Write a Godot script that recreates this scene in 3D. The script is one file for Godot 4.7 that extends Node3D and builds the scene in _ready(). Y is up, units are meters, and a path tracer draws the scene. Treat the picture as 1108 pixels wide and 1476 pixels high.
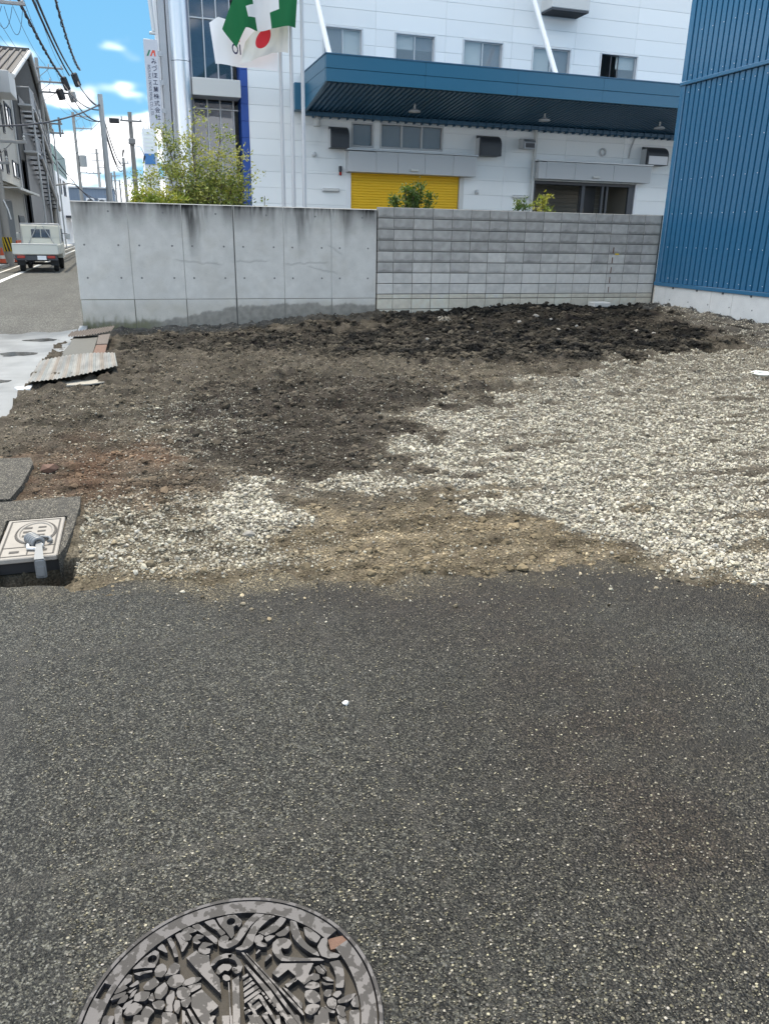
extends Node3D
# A cleared building plot between a street, a concrete and block wall and a blue metal building.

var M := {}
var names := {}
var rng := RandomNumberGenerator.new()
var warp := FastNoiseLite.new()
var fine := FastNoiseLite.new()
var lump := FastNoiseLite.new()


# Collects faces; corners are given counter-clockwise as seen from outside.
class Geo:
	var v := PackedVector3Array()
	var n := PackedVector3Array()
	var c := PackedColorArray()
	var t := PackedVector2Array()
	var col := Color.WHITE

	func vert(p: Vector3, nn: Vector3, uv := Vector2.ZERO) -> void:
		v.append(p); n.append(nn); c.append(col); t.append(uv)

	func tri(a: Vector3, b: Vector3, d: Vector3) -> void:
		var nn := (b - a).cross(d - a).normalized()
		vert(a, nn); vert(d, nn); vert(b, nn)

	func quad(a: Vector3, b: Vector3, d: Vector3, e: Vector3) -> void:
		tri(a, b, d); tri(a, d, e)

	func smooth(a: Vector3, b: Vector3, d: Vector3, na: Vector3, nb: Vector3, nd: Vector3) -> void:
		vert(a, na); vert(d, nd); vert(b, nb)

	# A box from lo to hi with its long edges chamfered by e.
	func box(lo: Vector3, hi: Vector3, e := 0.0, xf := Transform3D()) -> void:
		var m := (lo + hi) / 2.0
		var h := (hi - lo) / 2.0
		e = minf(e, minf(h.x, minf(h.y, h.z)) * 0.9)
		for ax in 3:
			var u := (ax + 1) % 3
			var w := (ax + 2) % 3
			for s in [-1.0, 1.0]:
				var q := []
				for k in [[-1, -1], [1, -1], [1, 1], [-1, 1]]:
					var p := Vector3.ZERO
					p[ax] = s * h[ax]; p[u] = k[0] * (h[u] - e); p[w] = k[1] * (h[w] - e)
					q.append(xf * (m + p))
				if s < 0: q.reverse()
				quad(q[0], q[1], q[2], q[3])
			if e > 0.0:
				for s in [-1.0, 1.0]:
					for r in [-1.0, 1.0]:
						var q := []
						for k in [0, 1, 2, 3]:
							var p := Vector3.ZERO
							var g: float = -1.0 if k in [0, 3] else 1.0
							p[w] = g * (h[w] - e)
							if k < 2:
								p[ax] = s * h[ax]; p[u] = r * (h[u] - e)
							else:
								p[ax] = s * (h[ax] - e); p[u] = r * h[u]
							q.append(xf * (m + p))
						if s * r < 0.0: q.reverse()
						quad(q[3], q[2], q[1], q[0]) if ((q[1] - q[0]).cross(q[2] - q[0])).dot((q[0] + q[2]) / 2.0 - xf * m) < 0.0 else quad(q[0], q[1], q[2], q[3])

	func tube(path: Array, r0: float, r1 := -1.0, sides := 8, caps := true) -> void:
		if r1 < 0.0: r1 = r0
		var rings := []
		var norms := []
		var up := Vector3.UP
		for i in path.size():
			var a: Vector3 = path[maxi(i - 1, 0)]
			var b: Vector3 = path[mini(i + 1, path.size() - 1)]
			var d := (b - a).normalized()
			if absf(d.dot(up)) > 0.95: up = Vector3.RIGHT if absf(d.x) < 0.9 else Vector3.BACK
			var x := up.cross(d).normalized()
			var y := d.cross(x)
			up = y
			var r := lerpf(r0, r1, float(i) / maxf(1.0, path.size() - 1))
			var ring := []
			var nr := []
			for k in sides:
				var an := TAU * k / sides
				var o := x * cos(an) + y * sin(an)
				nr.append(o); ring.append(path[i] + o * r)
			rings.append(ring); norms.append(nr)
		for i in path.size() - 1:
			for k in sides:
				var j := (k + 1) % sides
				smooth(rings[i][k], rings[i][j], rings[i + 1][j], norms[i][k], norms[i][j], norms[i + 1][j])
				smooth(rings[i][k], rings[i + 1][j], rings[i + 1][k], norms[i][k], norms[i + 1][j], norms[i + 1][k])
		if caps:
			for k in range(1, sides - 1):
				tri(rings[0][0], rings[0][k + 1], rings[0][k])
				tri(rings[-1][0], rings[-1][k], rings[-1][k + 1])

	# Turns a profile of (radius, height) about the y axis of xf.
	func lathe(prof: Array, segs := 24, xf := Transform3D()) -> void:
		for i in prof.size() - 1:
			var a: Vector2 = prof[i]
			var b: Vector2 = prof[i + 1]
			var nn := Vector2(b.y - a.y, a.x - b.x).normalized()
			for k in segs:
				var t0 := TAU * k / segs
				var t1 := TAU * (k + 1) / segs
				var f := func(p: Vector2, an: float) -> Vector3: return xf * Vector3(p.x * cos(an), p.y, -p.x * sin(an))
				var g := func(an: float) -> Vector3: return (xf.basis * Vector3(nn.x * cos(an), nn.y, -nn.x * sin(an))).normalized()
				if a.x > 1e-5: smooth(f.call(a, t0), f.call(a, t1), f.call(b, t1), g.call(t0), g.call(t1), g.call(t1))
				if b.x > 1e-5: smooth(f.call(a, t0), f.call(b, t1), f.call(b, t0), g.call(t0), g.call(t1), g.call(t0))

	# A polygon in the xy plane of xf, from z = 0 out to z = depth; the front edge is drawn in by e.
	func prism(poly: PackedVector2Array, depth: float, xf := Transform3D(), e := 0.0) -> void:
		if Geometry2D.is_polygon_clockwise(poly): poly.reverse()
		var top := poly
		if e > 0.0:
			var best := Geometry2D.offset_polygon(poly, -e)
			if best.size() == 1 and best[0].size() >= 3 and best[0].size() == poly.size(): top = best[0]
		if Geometry2D.is_polygon_clockwise(top): top.reverse()
		var shift := 0
		if top != poly:
			var least := 1e9
			for s in top.size():
				var sum := 0.0
				for k in poly.size(): sum += poly[k].distance_squared_to(top[(k + s) % top.size()])
				if sum < least:
					least = sum; shift = s
		var ix := Geometry2D.triangulate_polygon(top)
		for i in range(0, ix.size(), 3):
			var p := [top[ix[i]], top[ix[i + 1]], top[ix[i + 2]]]
			if (p[1] - p[0]).cross(p[2] - p[0]) < 0.0: p.reverse()
			tri(xf * Vector3(p[0].x, p[0].y, depth), xf * Vector3(p[1].x, p[1].y, depth), xf * Vector3(p[2].x, p[2].y, depth))
			tri(xf * Vector3(p[2].x, p[2].y, 0), xf * Vector3(p[1].x, p[1].y, 0), xf * Vector3(p[0].x, p[0].y, 0))
		for k in poly.size():
			var a := poly[k]
			var b := poly[(k + 1) % poly.size()]
			var a2 := top[(k + shift) % top.size()]
			var b2 := top[(k + 1 + shift) % top.size()]
			quad(xf * Vector3(a.x, a.y, 0), xf * Vector3(b.x, b.y, 0), xf * Vector3(b2.x, b2.y, depth), xf * Vector3(a2.x, a2.y, depth))

	# A grid of points f(i, j) with smooth normals; rows of nx + 1 points; seen from outside when i runs right and j runs up.
	func grid(pts: PackedVector3Array, nx: int, ny: int, cols := PackedColorArray(), uvs := PackedVector2Array()) -> void:
		var nor := PackedVector3Array()
		nor.resize(pts.size())
		var w := nx + 1
		for j in ny + 1:
			for i in w:
				var a := pts[j * w + maxi(i - 1, 0)]
				var b := pts[j * w + mini(i + 1, nx)]
				var d := pts[maxi(j - 1, 0) * w + i]
				var e := pts[mini(j + 1, ny) * w + i]
				nor[j * w + i] = (b - a).cross(e - d).normalized()
		for j in ny:
			for i in nx:
				for k in [[0, 0], [1, 1], [1, 0], [0, 0], [0, 1], [1, 1]]:
					var q: int = (j + k[1]) * w + i + k[0]
					v.append(pts[q]); n.append(nor[q])
					c.append(cols[q] if cols.size() else col)
					t.append(uvs[q] if uvs.size() else Vector2(float(i + k[0]) / nx, float(j + k[1]) / ny))

	func mesh(m: Material) -> ArrayMesh:
		var a := []
		a.resize(Mesh.ARRAY_MAX)
		a[Mesh.ARRAY_VERTEX] = v; a[Mesh.ARRAY_NORMAL] = n; a[Mesh.ARRAY_COLOR] = c; a[Mesh.ARRAY_TEX_UV] = t
		var am := ArrayMesh.new()
		am.add_surface_from_arrays(Mesh.PRIMITIVE_TRIANGLES, a)
		am.surface_set_material(0, m)
		return am


func lin(r: float, g: float, b: float) -> Color:
	return Color(r, g, b).linear_to_srgb()


func mk(r: float, g: float, b: float, rough := 0.8, metal := 0.0, vc := false) -> StandardMaterial3D:
	var m := StandardMaterial3D.new()
	m.albedo_color = lin(r, g, b)
	m.roughness = rough
	m.metallic = metal
	m.vertex_color_use_as_albedo = vc
	return m


# A grained material: a grey noise texture times the colour, with a matching relief.
func grained(m: StandardMaterial3D, tex: String, size: float, bump := 0.0) -> StandardMaterial3D:
	m.albedo_texture = M[tex]
	m.uv1_triplanar = true
	m.uv1_world_triplanar = true
	m.uv1_scale = Vector3.ONE / size
	if bump > 0.0:
		m.normal_enabled = true
		m.normal_texture = M[tex + "_bump"]
		m.normal_scale = bump
	return m


func numbered(parent: Node, called: String) -> String:
	var key := str(parent.get_instance_id()) + called
	var k: int = names.get(key, 0)
	names[key] = k + 1
	return called if k == 0 else "%s_%03d" % [called, k]


func obj(called: String, g: Geo, m: Material, parent: Node = self) -> MeshInstance3D:
	return put(called, g.mesh(m), parent)


func put(called: String, mesh: Mesh, parent: Node = self, at := Vector3.ZERO) -> MeshInstance3D:
	var o := MeshInstance3D.new()
	o.name = numbered(parent, called)
	o.mesh = mesh
	o.position = at
	parent.add_child(o, true)
	return o


func tag(o: Node, label: String, category: String, group := "") -> Node:
	o.set_meta("label", label)
	o.set_meta("category", category)
	if group: o.set_meta("group", group)
	return o


func thing(called: String, label: String, category: String, at := Vector3.ZERO, group := "") -> Node3D:
	var o := Node3D.new()
	o.name = numbered(self, called)
	o.position = at
	add_child(o, true)
	tag(o, label, category, group)
	return o


func struct(called: String, g: Geo, m: Material) -> MeshInstance3D:
	var o := obj(called, g, m)
	o.set_meta("kind", "structure")
	return o


func copy(o: Node3D, at: Vector3, label: String, group := "") -> Node3D:
	var r: Node3D = o.duplicate()
	r.name = numbered(self, String(o.name).rstrip("0123456789").trim_suffix("_"))
	add_child(r, true)
	r.position = at
	r.set_meta("label", label)
	if group: r.set_meta("group", group)
	return r


func cube(called: String, lo: Vector3, hi: Vector3, m: Material, parent: Node = self, e := 0.0) -> MeshInstance3D:
	var g := Geo.new()
	g.box(lo, hi, e)
	return obj(called, g, m, parent)


func pipe(called: String, path: Array, r: float, m: Material, parent: Node = self, r1 := -1.0, sides := 8) -> MeshInstance3D:
	var g := Geo.new()
	g.tube(path, r, r1, sides)
	return obj(called, g, m, parent)


func noise(kind: int, freq: float, sd: int, oct := 1) -> FastNoiseLite:
	var f := FastNoiseLite.new()
	f.noise_type = kind
	f.frequency = freq
	f.seed = sd
	f.fractal_type = FastNoiseLite.FRACTAL_FBM if oct > 1 else FastNoiseLite.FRACTAL_NONE
	f.fractal_octaves = oct
	return f


func layer(f: FastNoiseLite, size: int) -> PackedByteArray:
	var im := f.get_seamless_image(size, size)
	im.convert(Image.FORMAT_L8)
	return im.get_data()


func as_texture(data: PackedByteArray, size: int, fmt: int) -> ImageTexture:
	return ImageTexture.create_from_image(Image.create_from_data(size, size, false, fmt, data))


func bump_of(h: PackedByteArray, size: int, strength: float) -> ImageTexture:
	var im := Image.create_from_data(size, size, false, Image.FORMAT_L8, h)
	im.convert(Image.FORMAT_RGBA8)
	im.bump_map_to_normal_map(strength)
	return ImageTexture.create_from_image(im)


func make_textures() -> void:
	# asphalt: dark binder with pale and olive chippings, 1.2 m to a side
	var n := 1024
	var cell := noise(FastNoiseLite.TYPE_CELLULAR, 0.17, 3)
	cell.cellular_return_type = FastNoiseLite.RETURN_CELL_VALUE
	var edge := noise(FastNoiseLite.TYPE_CELLULAR, 0.17, 3)
	edge.cellular_return_type = FastNoiseLite.RETURN_DISTANCE
	var small := noise(FastNoiseLite.TYPE_CELLULAR, 0.33, 9)
	small.cellular_return_type = FastNoiseLite.RETURN_CELL_VALUE
	var a := layer(cell, n)
	var b := layer(edge, n)
	var s := layer(small, n)
	var f := layer(noise(FastNoiseLite.TYPE_SIMPLEX, 0.012, 5, 4), n)
	var rgb := PackedByteArray()
	rgb.resize(n * n * 3)
	var high := PackedByteArray()
	high.resize(n * n)
	for i in n * n:
		var k := 104.0 + 0.17 * (a[i] - 128) + 0.36 * (s[i] - 128) + 0.12 * (f[i] - 128) - 0.2 * maxf(0.0, b[i] - 110.0)
		var warm := 0.0
		if a[i] > 208 and b[i] < 150:
			k += 34.0 + (a[i] - 208) * 0.9; warm = 7.0
		if s[i] > 228:
			k += 70.0; warm = 8.0
		elif s[i] < 40:
			k -= 22.0
		rgb[i * 3] = clampi(int(k + warm * 0.5), 0, 255)
		rgb[i * 3 + 1] = clampi(int(k + warm * 0.4), 0, 255)
		rgb[i * 3 + 2] = clampi(int(k - 4.0 - warm), 0, 255)
		high[i] = clampi(int(150.0 - b[i] * 0.75 + s[i] * 0.22), 0, 255)
	M.asphalt_tex = as_texture(rgb, n, Image.FORMAT_RGB8)
	M.asphalt_tex_bump = bump_of(high, n, 5.0)
	# concrete: soft clouds and fine grain, around white
	n = 512
	var c1 := layer(noise(FastNoiseLite.TYPE_SIMPLEX, 0.008, 11, 5), n)
	var c2 := layer(noise(FastNoiseLite.TYPE_SIMPLEX, 0.3, 12, 2), n)
	var c3 := layer(noise(FastNoiseLite.TYPE_SIMPLEX, 0.06, 13, 3), n)
	var con := PackedByteArray()
	con.resize(n * n)
	var pit := PackedByteArray()
	pit.resize(n * n)
	for i in n * n:
		var hole := 40.0 if c3[i] > 214 else 0.0
		con[i] = clampi(int(240.0 + 0.05 * (c1[i] - 128) + 0.11 * (c2[i] - 128) - hole * 0.5), 0, 255)
		pit[i] = clampi(int(150.0 + 0.3 * (c2[i] - 128) + 0.1 * (c1[i] - 128) - hole), 0, 255)
	M.concrete = as_texture(con, n, Image.FORMAT_L8)
	M.concrete_bump = bump_of(pit, n, 2.0)
	# soil: crumbs
	var d1 := noise(FastNoiseLite.TYPE_CELLULAR, 0.09, 21, 3)
	d1.cellular_return_type = FastNoiseLite.RETURN_DISTANCE
	var e1 := layer(d1, n)
	var e2 := layer(noise(FastNoiseLite.TYPE_SIMPLEX, 0.05, 22, 5), n)
	var soil := PackedByteArray()
	soil.resize(n * n)
	var crumb := PackedByteArray()
	crumb.resize(n * n)
	for i in n * n:
		soil[i] = clampi(int(200.0 + 0.5 * (e2[i] - 128) - 0.35 * (e1[i] - 110)), 0, 255)
		crumb[i] = clampi(int(150.0 - 0.6 * (e1[i] - 128) + 0.4 * (e2[i] - 128)), 0, 255)
	M.soil = as_texture(soil, n, Image.FORMAT_L8)
	M.soil_bump = bump_of(crumb, n, 6.0)
	# cast iron: worn pale patches on dark
	var w1 := layer(noise(FastNoiseLite.TYPE_SIMPLEX, 0.018, 31, 4), n)
	var w2 := layer(noise(FastNoiseLite.TYPE_SIMPLEX, 0.35, 32, 2), n)
	var iron := PackedByteArray()
	iron.resize(n * n)
	var shine := PackedByteArray()
	shine.resize(n * n)
	for i in n * n:
		var k := smoothstep(118.0, 134.0, float(w1[i]) + 0.08 * (w2[i] - 128))
		iron[i] = clampi(int(lerpf(104.0, 160.0, k) + 0.12 * (w2[i] - 128)), 0, 255)
		shine[i] = clampi(int(lerpf(120.0, 96.0, k) + 0.2 * (w2[i] - 128)), 0, 255)
	M.iron = as_texture(iron, n, Image.FORMAT_L8)
	M.iron_bump = bump_of(w2, n, 0.5)
	M.iron_shine = as_texture(shine, n, Image.FORMAT_L8)


func make_materials() -> void:
	M.asphalt = grained(mk(0.7, 0.68, 0.645, 0.46, 0.0, true), "asphalt_tex", 1.2, 1.0)
	M.street = grained(mk(0.35, 0.355, 0.365, 0.8, 0.0, true), "asphalt_tex", 2.6, 0.35)
	M.slab_asphalt = grained(mk(0.31, 0.285, 0.265, 0.85, 0.0, true), "asphalt_tex", 1.1, 0.9)
	M.wet_concrete = grained(mk(0.38, 0.386, 0.39, 0.38, 0.0, true), "concrete", 1.7, 0.25)
	M.concrete_wall = grained(mk(0.66, 0.65, 0.615, 0.85, 0.0, true), "concrete", 1.3, 0.6)
	M.block = grained(mk(0.62, 0.605, 0.57, 0.9, 0.0, true), "concrete", 0.7, 1.0)
	M.new_concrete = grained(mk(0.78, 0.77, 0.74, 0.7, 0.0, true), "concrete", 1.5, 0.3)
	M.joint = mk(0.11, 0.11, 0.105, 0.95)
	M.plug = mk(0.16, 0.16, 0.16, 0.9)
	M.soil = grained(mk(1.0, 1.0, 1.0, 0.95, 0.0, true), "soil", 0.55, 1.2)
	M.soil.metallic_specular = 0.15
	M.asphalt.metallic_specular = 0.35
	M.stone = mk(1.0, 0.955, 0.855, 0.9, 0.0, true)
	M.stone.metallic_specular = 0.25
	M.iron_top = mk(0.15, 0.152, 0.172, 0.5, 0.3)
	M.iron_top.metallic_specular = 0.35
	M.iron_top.albedo_texture = M.iron
	M.iron_top.roughness_texture = M.iron_shine
	M.iron_top.roughness = 1.0
	M.iron_top.uv1_triplanar = true
	M.iron_top.uv1_world_triplanar = true
	M.iron_top.uv1_scale = Vector3.ONE / 0.42
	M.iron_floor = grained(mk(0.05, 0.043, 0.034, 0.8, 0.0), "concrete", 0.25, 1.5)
	M.facade = mk(0.86, 0.88, 0.88, 0.5)
	M.facade_gap = mk(0.68, 0.7, 0.72, 0.8)
	M.canopy_blue = mk(0.022, 0.125, 0.215, 0.35)
	M.canopy_dark = mk(0.035, 0.115, 0.2, 0.45)
	M.cladding = mk(0.022, 0.13, 0.25, 0.2)
	M.cladding.metallic_specular = 0.8
	M.cladding_rib = mk(0.008, 0.03, 0.09, 0.5)
	M.screw = mk(0.7, 0.74, 0.78, 0.3, 0.4)
	M.royal_blue = mk(0.02, 0.075, 0.33, 0.45)
	M.silver = mk(0.7, 0.71, 0.73, 0.3, 0.85)
	M.pole_silver = mk(0.55, 0.55, 0.57, 0.45, 0.35)
	M.steel = mk(0.42, 0.43, 0.45, 0.4, 0.5)
	M.alu = mk(0.6, 0.61, 0.62, 0.4, 0.3)
	M.white_paint = mk(0.78, 0.79, 0.81, 0.4)
	M.off_white = mk(0.62, 0.62, 0.6, 0.6)
	M.grey_panel = mk(0.52, 0.53, 0.54, 0.55)
	M.dark = mk(0.02, 0.021, 0.024, 0.6)
	M.dark_steel = mk(0.06, 0.065, 0.075, 0.5, 0.2)
	M.blind = mk(0.78, 0.82, 0.78, 0.9)
	M.blind_dark = mk(0.2, 0.215, 0.23, 0.9)
	M.yellow = mk(0.78, 0.47, 0.01, 0.5)
	M.beige = mk(0.3, 0.28, 0.24, 0.8)
	M.room = mk(0.06, 0.065, 0.07, 0.9)
	var glass := mk(0.5, 0.56, 0.6, 0.04)
	glass.transparency = BaseMaterial3D.TRANSPARENCY_ALPHA
	glass.albedo_color.a = 0.22
	M.glass = glass
	var tint := mk(0.05, 0.09, 0.15, 0.03)
	tint.transparency = BaseMaterial3D.TRANSPARENCY_ALPHA
	tint.albedo_color.a = 0.72
	tint.metallic_specular = 0.75
	M.tinted = tint
	M.wire = mk(0.012, 0.014, 0.03, 0.6)
	M.thin_wire = mk(0.03, 0.033, 0.05, 0.6)
	M.pole_concrete = mk(0.3, 0.29, 0.275, 0.85)
	M.pole_steel = mk(0.46, 0.48, 0.49, 0.5, 0.3)
	M.arm = mk(0.3, 0.3, 0.3, 0.6, 0.2)
	M.insulator = mk(0.45, 0.46, 0.46, 0.3)
	M.closure = mk(0.03, 0.03, 0.033, 0.5)
	M.tank = mk(0.33, 0.34, 0.34, 0.6)
	M.cream = grained(mk(0.58, 0.56, 0.52, 0.85), "concrete", 2.5, 0.2)
	M.siding = mk(0.16, 0.155, 0.15, 0.8)
	M.roof_tile = mk(0.1, 0.095, 0.095, 0.8)
	M.cone = mk(0.55, 0.09, 0.035, 0.6)
	M.stripe_yellow = mk(0.6, 0.42, 0.02, 0.6)
	M.tyre = mk(0.02, 0.02, 0.021, 0.85)
	M.truck_paint = mk(0.62, 0.62, 0.56, 0.45)
	M.red_lens = mk(0.35, 0.03, 0.02, 0.25)
	M.rust = grained(mk(0.15, 0.085, 0.06, 0.85), "concrete", 0.6, 0.8)
	M.old_board = grained(mk(0.12, 0.1, 0.088, 0.85), "concrete", 0.6, 0.8)
	M.dull_plate = grained(mk(0.075, 0.075, 0.066, 0.6), "concrete", 0.9, 0.4)
	M.tin = grained(mk(1.0, 1.0, 1.0, 0.55, 0.1, true), "concrete", 0.8, 0.3)
	M.galvanised = mk(0.2, 0.21, 0.22, 0.45, 0.3)
	M.bark = grained(mk(0.12, 0.095, 0.07, 0.9), "concrete", 0.3, 1.0)
	var leaf := mk(1, 1, 1, 0.6, 0.0, true)
	leaf.backlight_enabled = true
	leaf.backlight = lin(0.5, 0.52, 0.1)
	leaf.cull_mode = BaseMaterial3D.CULL_DISABLED
	M.leaf = leaf
	var cloth := mk(1, 1, 1, 0.9)
	cloth.backlight_enabled = true
	cloth.backlight = lin(0.3, 0.3, 0.28)
	cloth.cull_mode = BaseMaterial3D.CULL_DISABLED
	M.cloth = cloth
	M.line_paint = grained(mk(0.75, 0.75, 0.72, 0.6), "concrete", 1.0, 0.3)
	var pool := mk(0.06, 0.06, 0.058, 0.1)
	M.puddle = pool
	M.red_dot = mk(0.5, 0.03, 0.02, 0.4)
	M.sign_face = mk(0.58, 0.6, 0.66, 0.45)
	M.navy = mk(0.015, 0.02, 0.07, 0.5)
	M.logo_green = mk(0.01, 0.2, 0.11, 0.5)
	M.logo_red = mk(0.75, 0.1, 0.06, 0.5)
	M.lid_paint = grained(mk(0.32, 0.295, 0.265, 0.6), "concrete", 0.4, 0.6)
	M.pale_stone = grained(mk(0.27, 0.255, 0.23, 0.9), "concrete", 0.15, 1.0)
	M.dark_soil = grained(mk(0.05, 0.045, 0.045, 0.95), "concrete", 0.1, 1.5)
	M.lid_line = mk(0.07, 0.065, 0.06, 0.8)


# Cumulus all round, thicker towards the horizon, on a blue sky.
func make_sky() -> Sky:
	var w := 2048
	var h := 1024
	var im := Image.create(w, h, false, Image.FORMAT_RGBF)
	var puff := noise(FastNoiseLite.TYPE_SIMPLEX, 1.0, 77, 5)
	var big := noise(FastNoiseLite.TYPE_SIMPLEX, 0.55, 70, 2)
	var shade := noise(FastNoiseLite.TYPE_SIMPLEX, 2.2, 71, 4)
	for j in h:
		var el := PI / 2.0 - PI * (j + 0.5) / h
		if el < -0.03:
			im.fill_rect(Rect2i(0, j, w, h - j), Color(0.3, 0.3, 0.3))
			break
		var s := sin(maxf(el, 0.0))
		var clear := Color(0.07, 0.215, 0.4).lerp(Color(0.15, 0.33, 0.46), pow(1.0 - s, 3.5))
		for i in w:
			var az := TAU * (i + 0.5) / w
			var d := Vector3(cos(az) * cos(el), s, sin(az) * cos(el))
			var p := d / (0.22 + s) * 0.75
			p.y = s * 4.0
			var q := puff.get_noise_3dv(p * 1.5) + 0.55 * big.get_noise_3dv(p)
			var low := smoothstep(0.185, 0.11, s)
			var k := smoothstep(0.02, 0.2, q + low * 0.62 - 0.16 - 0.16 * smoothstep(0.13, 0.2, s) * smoothstep(0.42, 0.34, s) + 0.4 * smoothstep(0.36, 0.6, s))  # last term: extra cloud overhead, out of view, added for more fill light
			if k <= 0.0:
				im.set_pixel(i, j, clear)
				continue
			var body := 1.36 - 0.95 * clampf(0.35 + 1.3 * shade.get_noise_3dv(p * 1.2) - 0.2, 0.0, 1.0)
			im.set_pixel(i, j, clear.lerp(Color(body * 0.99, body, body * 1.02), k))
	var m := PanoramaSkyMaterial.new()
	m.panorama = ImageTexture.create_from_image(im)
	var sky := Sky.new()
	sky.sky_material = m
	return sky


func _ready() -> void:
	var cam := Camera3D.new()
	cam.name = "camera"
	cam.position = Vector3(0, 1.6, 0)
	cam.rotation_degrees = Vector3(-19.87, -17.87, 1.12)
	cam.fov = 67.29
	cam.near = 0.05
	cam.far = 2000.0
	add_child(cam)
	cam.make_current()
	var env := Environment.new()
	env.background_mode = Environment.BG_SKY
	env.sky = make_sky()
	env.background_energy_multiplier = 1.0
	env.tonemap_mode = Environment.TONE_MAPPER_LINEAR
	env.tonemap_exposure = 2.3
	env.sdfgi_enabled = true
	env.ssao_enabled = true
	env.ssil_enabled = true
	var we := WorldEnvironment.new()
	we.name = "world_environment"
	we.environment = env
	add_child(we)
	var sun := DirectionalLight3D.new()
	sun.name = "sun"
	sun.light_energy = 0.66
	sun.light_color = Color(1.0, 0.95, 0.86)
	sun.light_angular_distance = 0.6
	sun.shadow_enabled = true
	add_child(sun)
	sun.look_at_from_position(Vector3.ZERO, -Vector3(0.03, sin(1.08), -cos(1.08)), Vector3.UP)
	rng.seed = 7
	warp = noise(FastNoiseLite.TYPE_SIMPLEX, 0.9, 41, 3)
	fine = noise(FastNoiseLite.TYPE_SIMPLEX, 9.0, 42, 3)
	lump = noise(FastNoiseLite.TYPE_SIMPLEX, 2.2, 43, 3)
	make_textures()
	make_materials()
	build_ground()
	build_lot()
	build_walls()
	build_blue_building()
	build_factory()
	build_street_side()
	build_plants()
	build_flags()
	build_small_things()
	build_manhole()
	build_poles()
	build_truck()


# ---------------------------------------------------------------- ground

const STONE_WORDS := ["back one of a close pair", "front one of a close pair", "left of the close pair", "below the close pair", "right of the close pair", "leftmost but one", "largest, above the white gravel's tip", "small one beside the largest", "left, in the brown soil", "high up, left of the pair", "farthest right", "low at the left, on brown soil", "nearest to the white gravel", "high up at the left end"]
const FRONT := [Vector2(-3, -3.72), Vector2(-0.71, -3.66), Vector2(-0.4, -3.58), Vector2(0.23, -3.43), Vector2(0.63, -3.42), Vector2(1.06, -3.26), Vector2(1.37, -3.24), Vector2(1.93, -3.14), Vector2(2.3, -3.14), Vector2(2.44, -2.96), Vector2(2.56, -2.79), Vector2(2.84, -2.68), Vector2(4.5, -2.2), Vector2(12, 0.0)]
const WHITE := [Vector2(2.16, -6.04), Vector2(2.79, -6.82), Vector2(3.47, -7.3), Vector2(4.3, -7.6), Vector2(5.3, -8.3), Vector2(6.58, -9.13), Vector2(8.4, -9.6), Vector2(11.5, -9.4), Vector2(11.5, 0.0), Vector2(4.0, -2.0), Vector2(2.84, -2.6), Vector2(2.51, -2.81), Vector2(2.48, -3.1), Vector2(2.36, -3.44), Vector2(2.1, -3.77), Vector2(1.94, -4.1), Vector2(1.75, -4.47), Vector2(1.84, -4.97)]
const PATCH := [Vector2(0.36, -5.0), Vector2(0.75, -4.95), Vector2(0.92, -4.4), Vector2(0.8, -4.12), Vector2(0.45, -3.86), Vector2(0.25, -4.02), Vector2(0.22, -4.5)]
const STRIP := [Vector2(0.75, -4.85), Vector2(1.31, -4.93), Vector2(1.95, -4.72), Vector2(1.9, -4.5), Vector2(1.45, -4.38), Vector2(1.0, -4.6)]
const BLACK := [Vector2(-0.2, -11.7), Vector2(0.2, -13.3), Vector2(1.6, -13.8), Vector2(4.2, -13.5), Vector2(5.0, -14.6), Vector2(6.5, -16), Vector2(10.6, -15.2), Vector2(9.9, -12.6), Vector2(9.45, -11.0), Vector2(8.15, -9.75), Vector2(6.46, -9.35), Vector2(4.9, -9.3), Vector2(3.2, -10.3), Vector2(1.6, -11.2)]
const BROWN := [Vector2(0.33, -7.6), Vector2(1.2, -8.9), Vector2(3.2, -8.4), Vector2(3.3, -7.5), Vector2(2.2, -6.5), Vector2(2.0, -5.7), Vector2(1.78, -5.0), Vector2(0.91, -4.95), Vector2(0.35, -5.4)]


func front_edge(x: float) -> float:
	for i in FRONT.size() - 1:
		if x <= FRONT[i + 1].x or i == FRONT.size() - 2:
			return lerpf(FRONT[i].y, FRONT[i + 1].y, (x - FRONT[i].x) / (FRONT[i + 1].x - FRONT[i].x))
	return 0.0


# How far inside the outline a place is, in metres (negative outside).
func inside(p: Vector2, poly: Array) -> float:
	var least := 1e9
	var odd := false
	var j := poly.size() - 1
	for i in poly.size():
		var a: Vector2 = poly[i]
		var b: Vector2 = poly[j]
		if (a.y > p.y) != (b.y > p.y) and p.x < (b.x - a.x) * (p.y - a.y) / (b.y - a.y) + a.x: odd = not odd
		var ab := b - a
		var t := clampf((p - a).dot(ab) / ab.length_squared(), 0.0, 1.0)
		least = minf(least, (p - a - ab * t).length_squared())
		j = i
	return sqrt(least) if odd else -sqrt(least)


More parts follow.
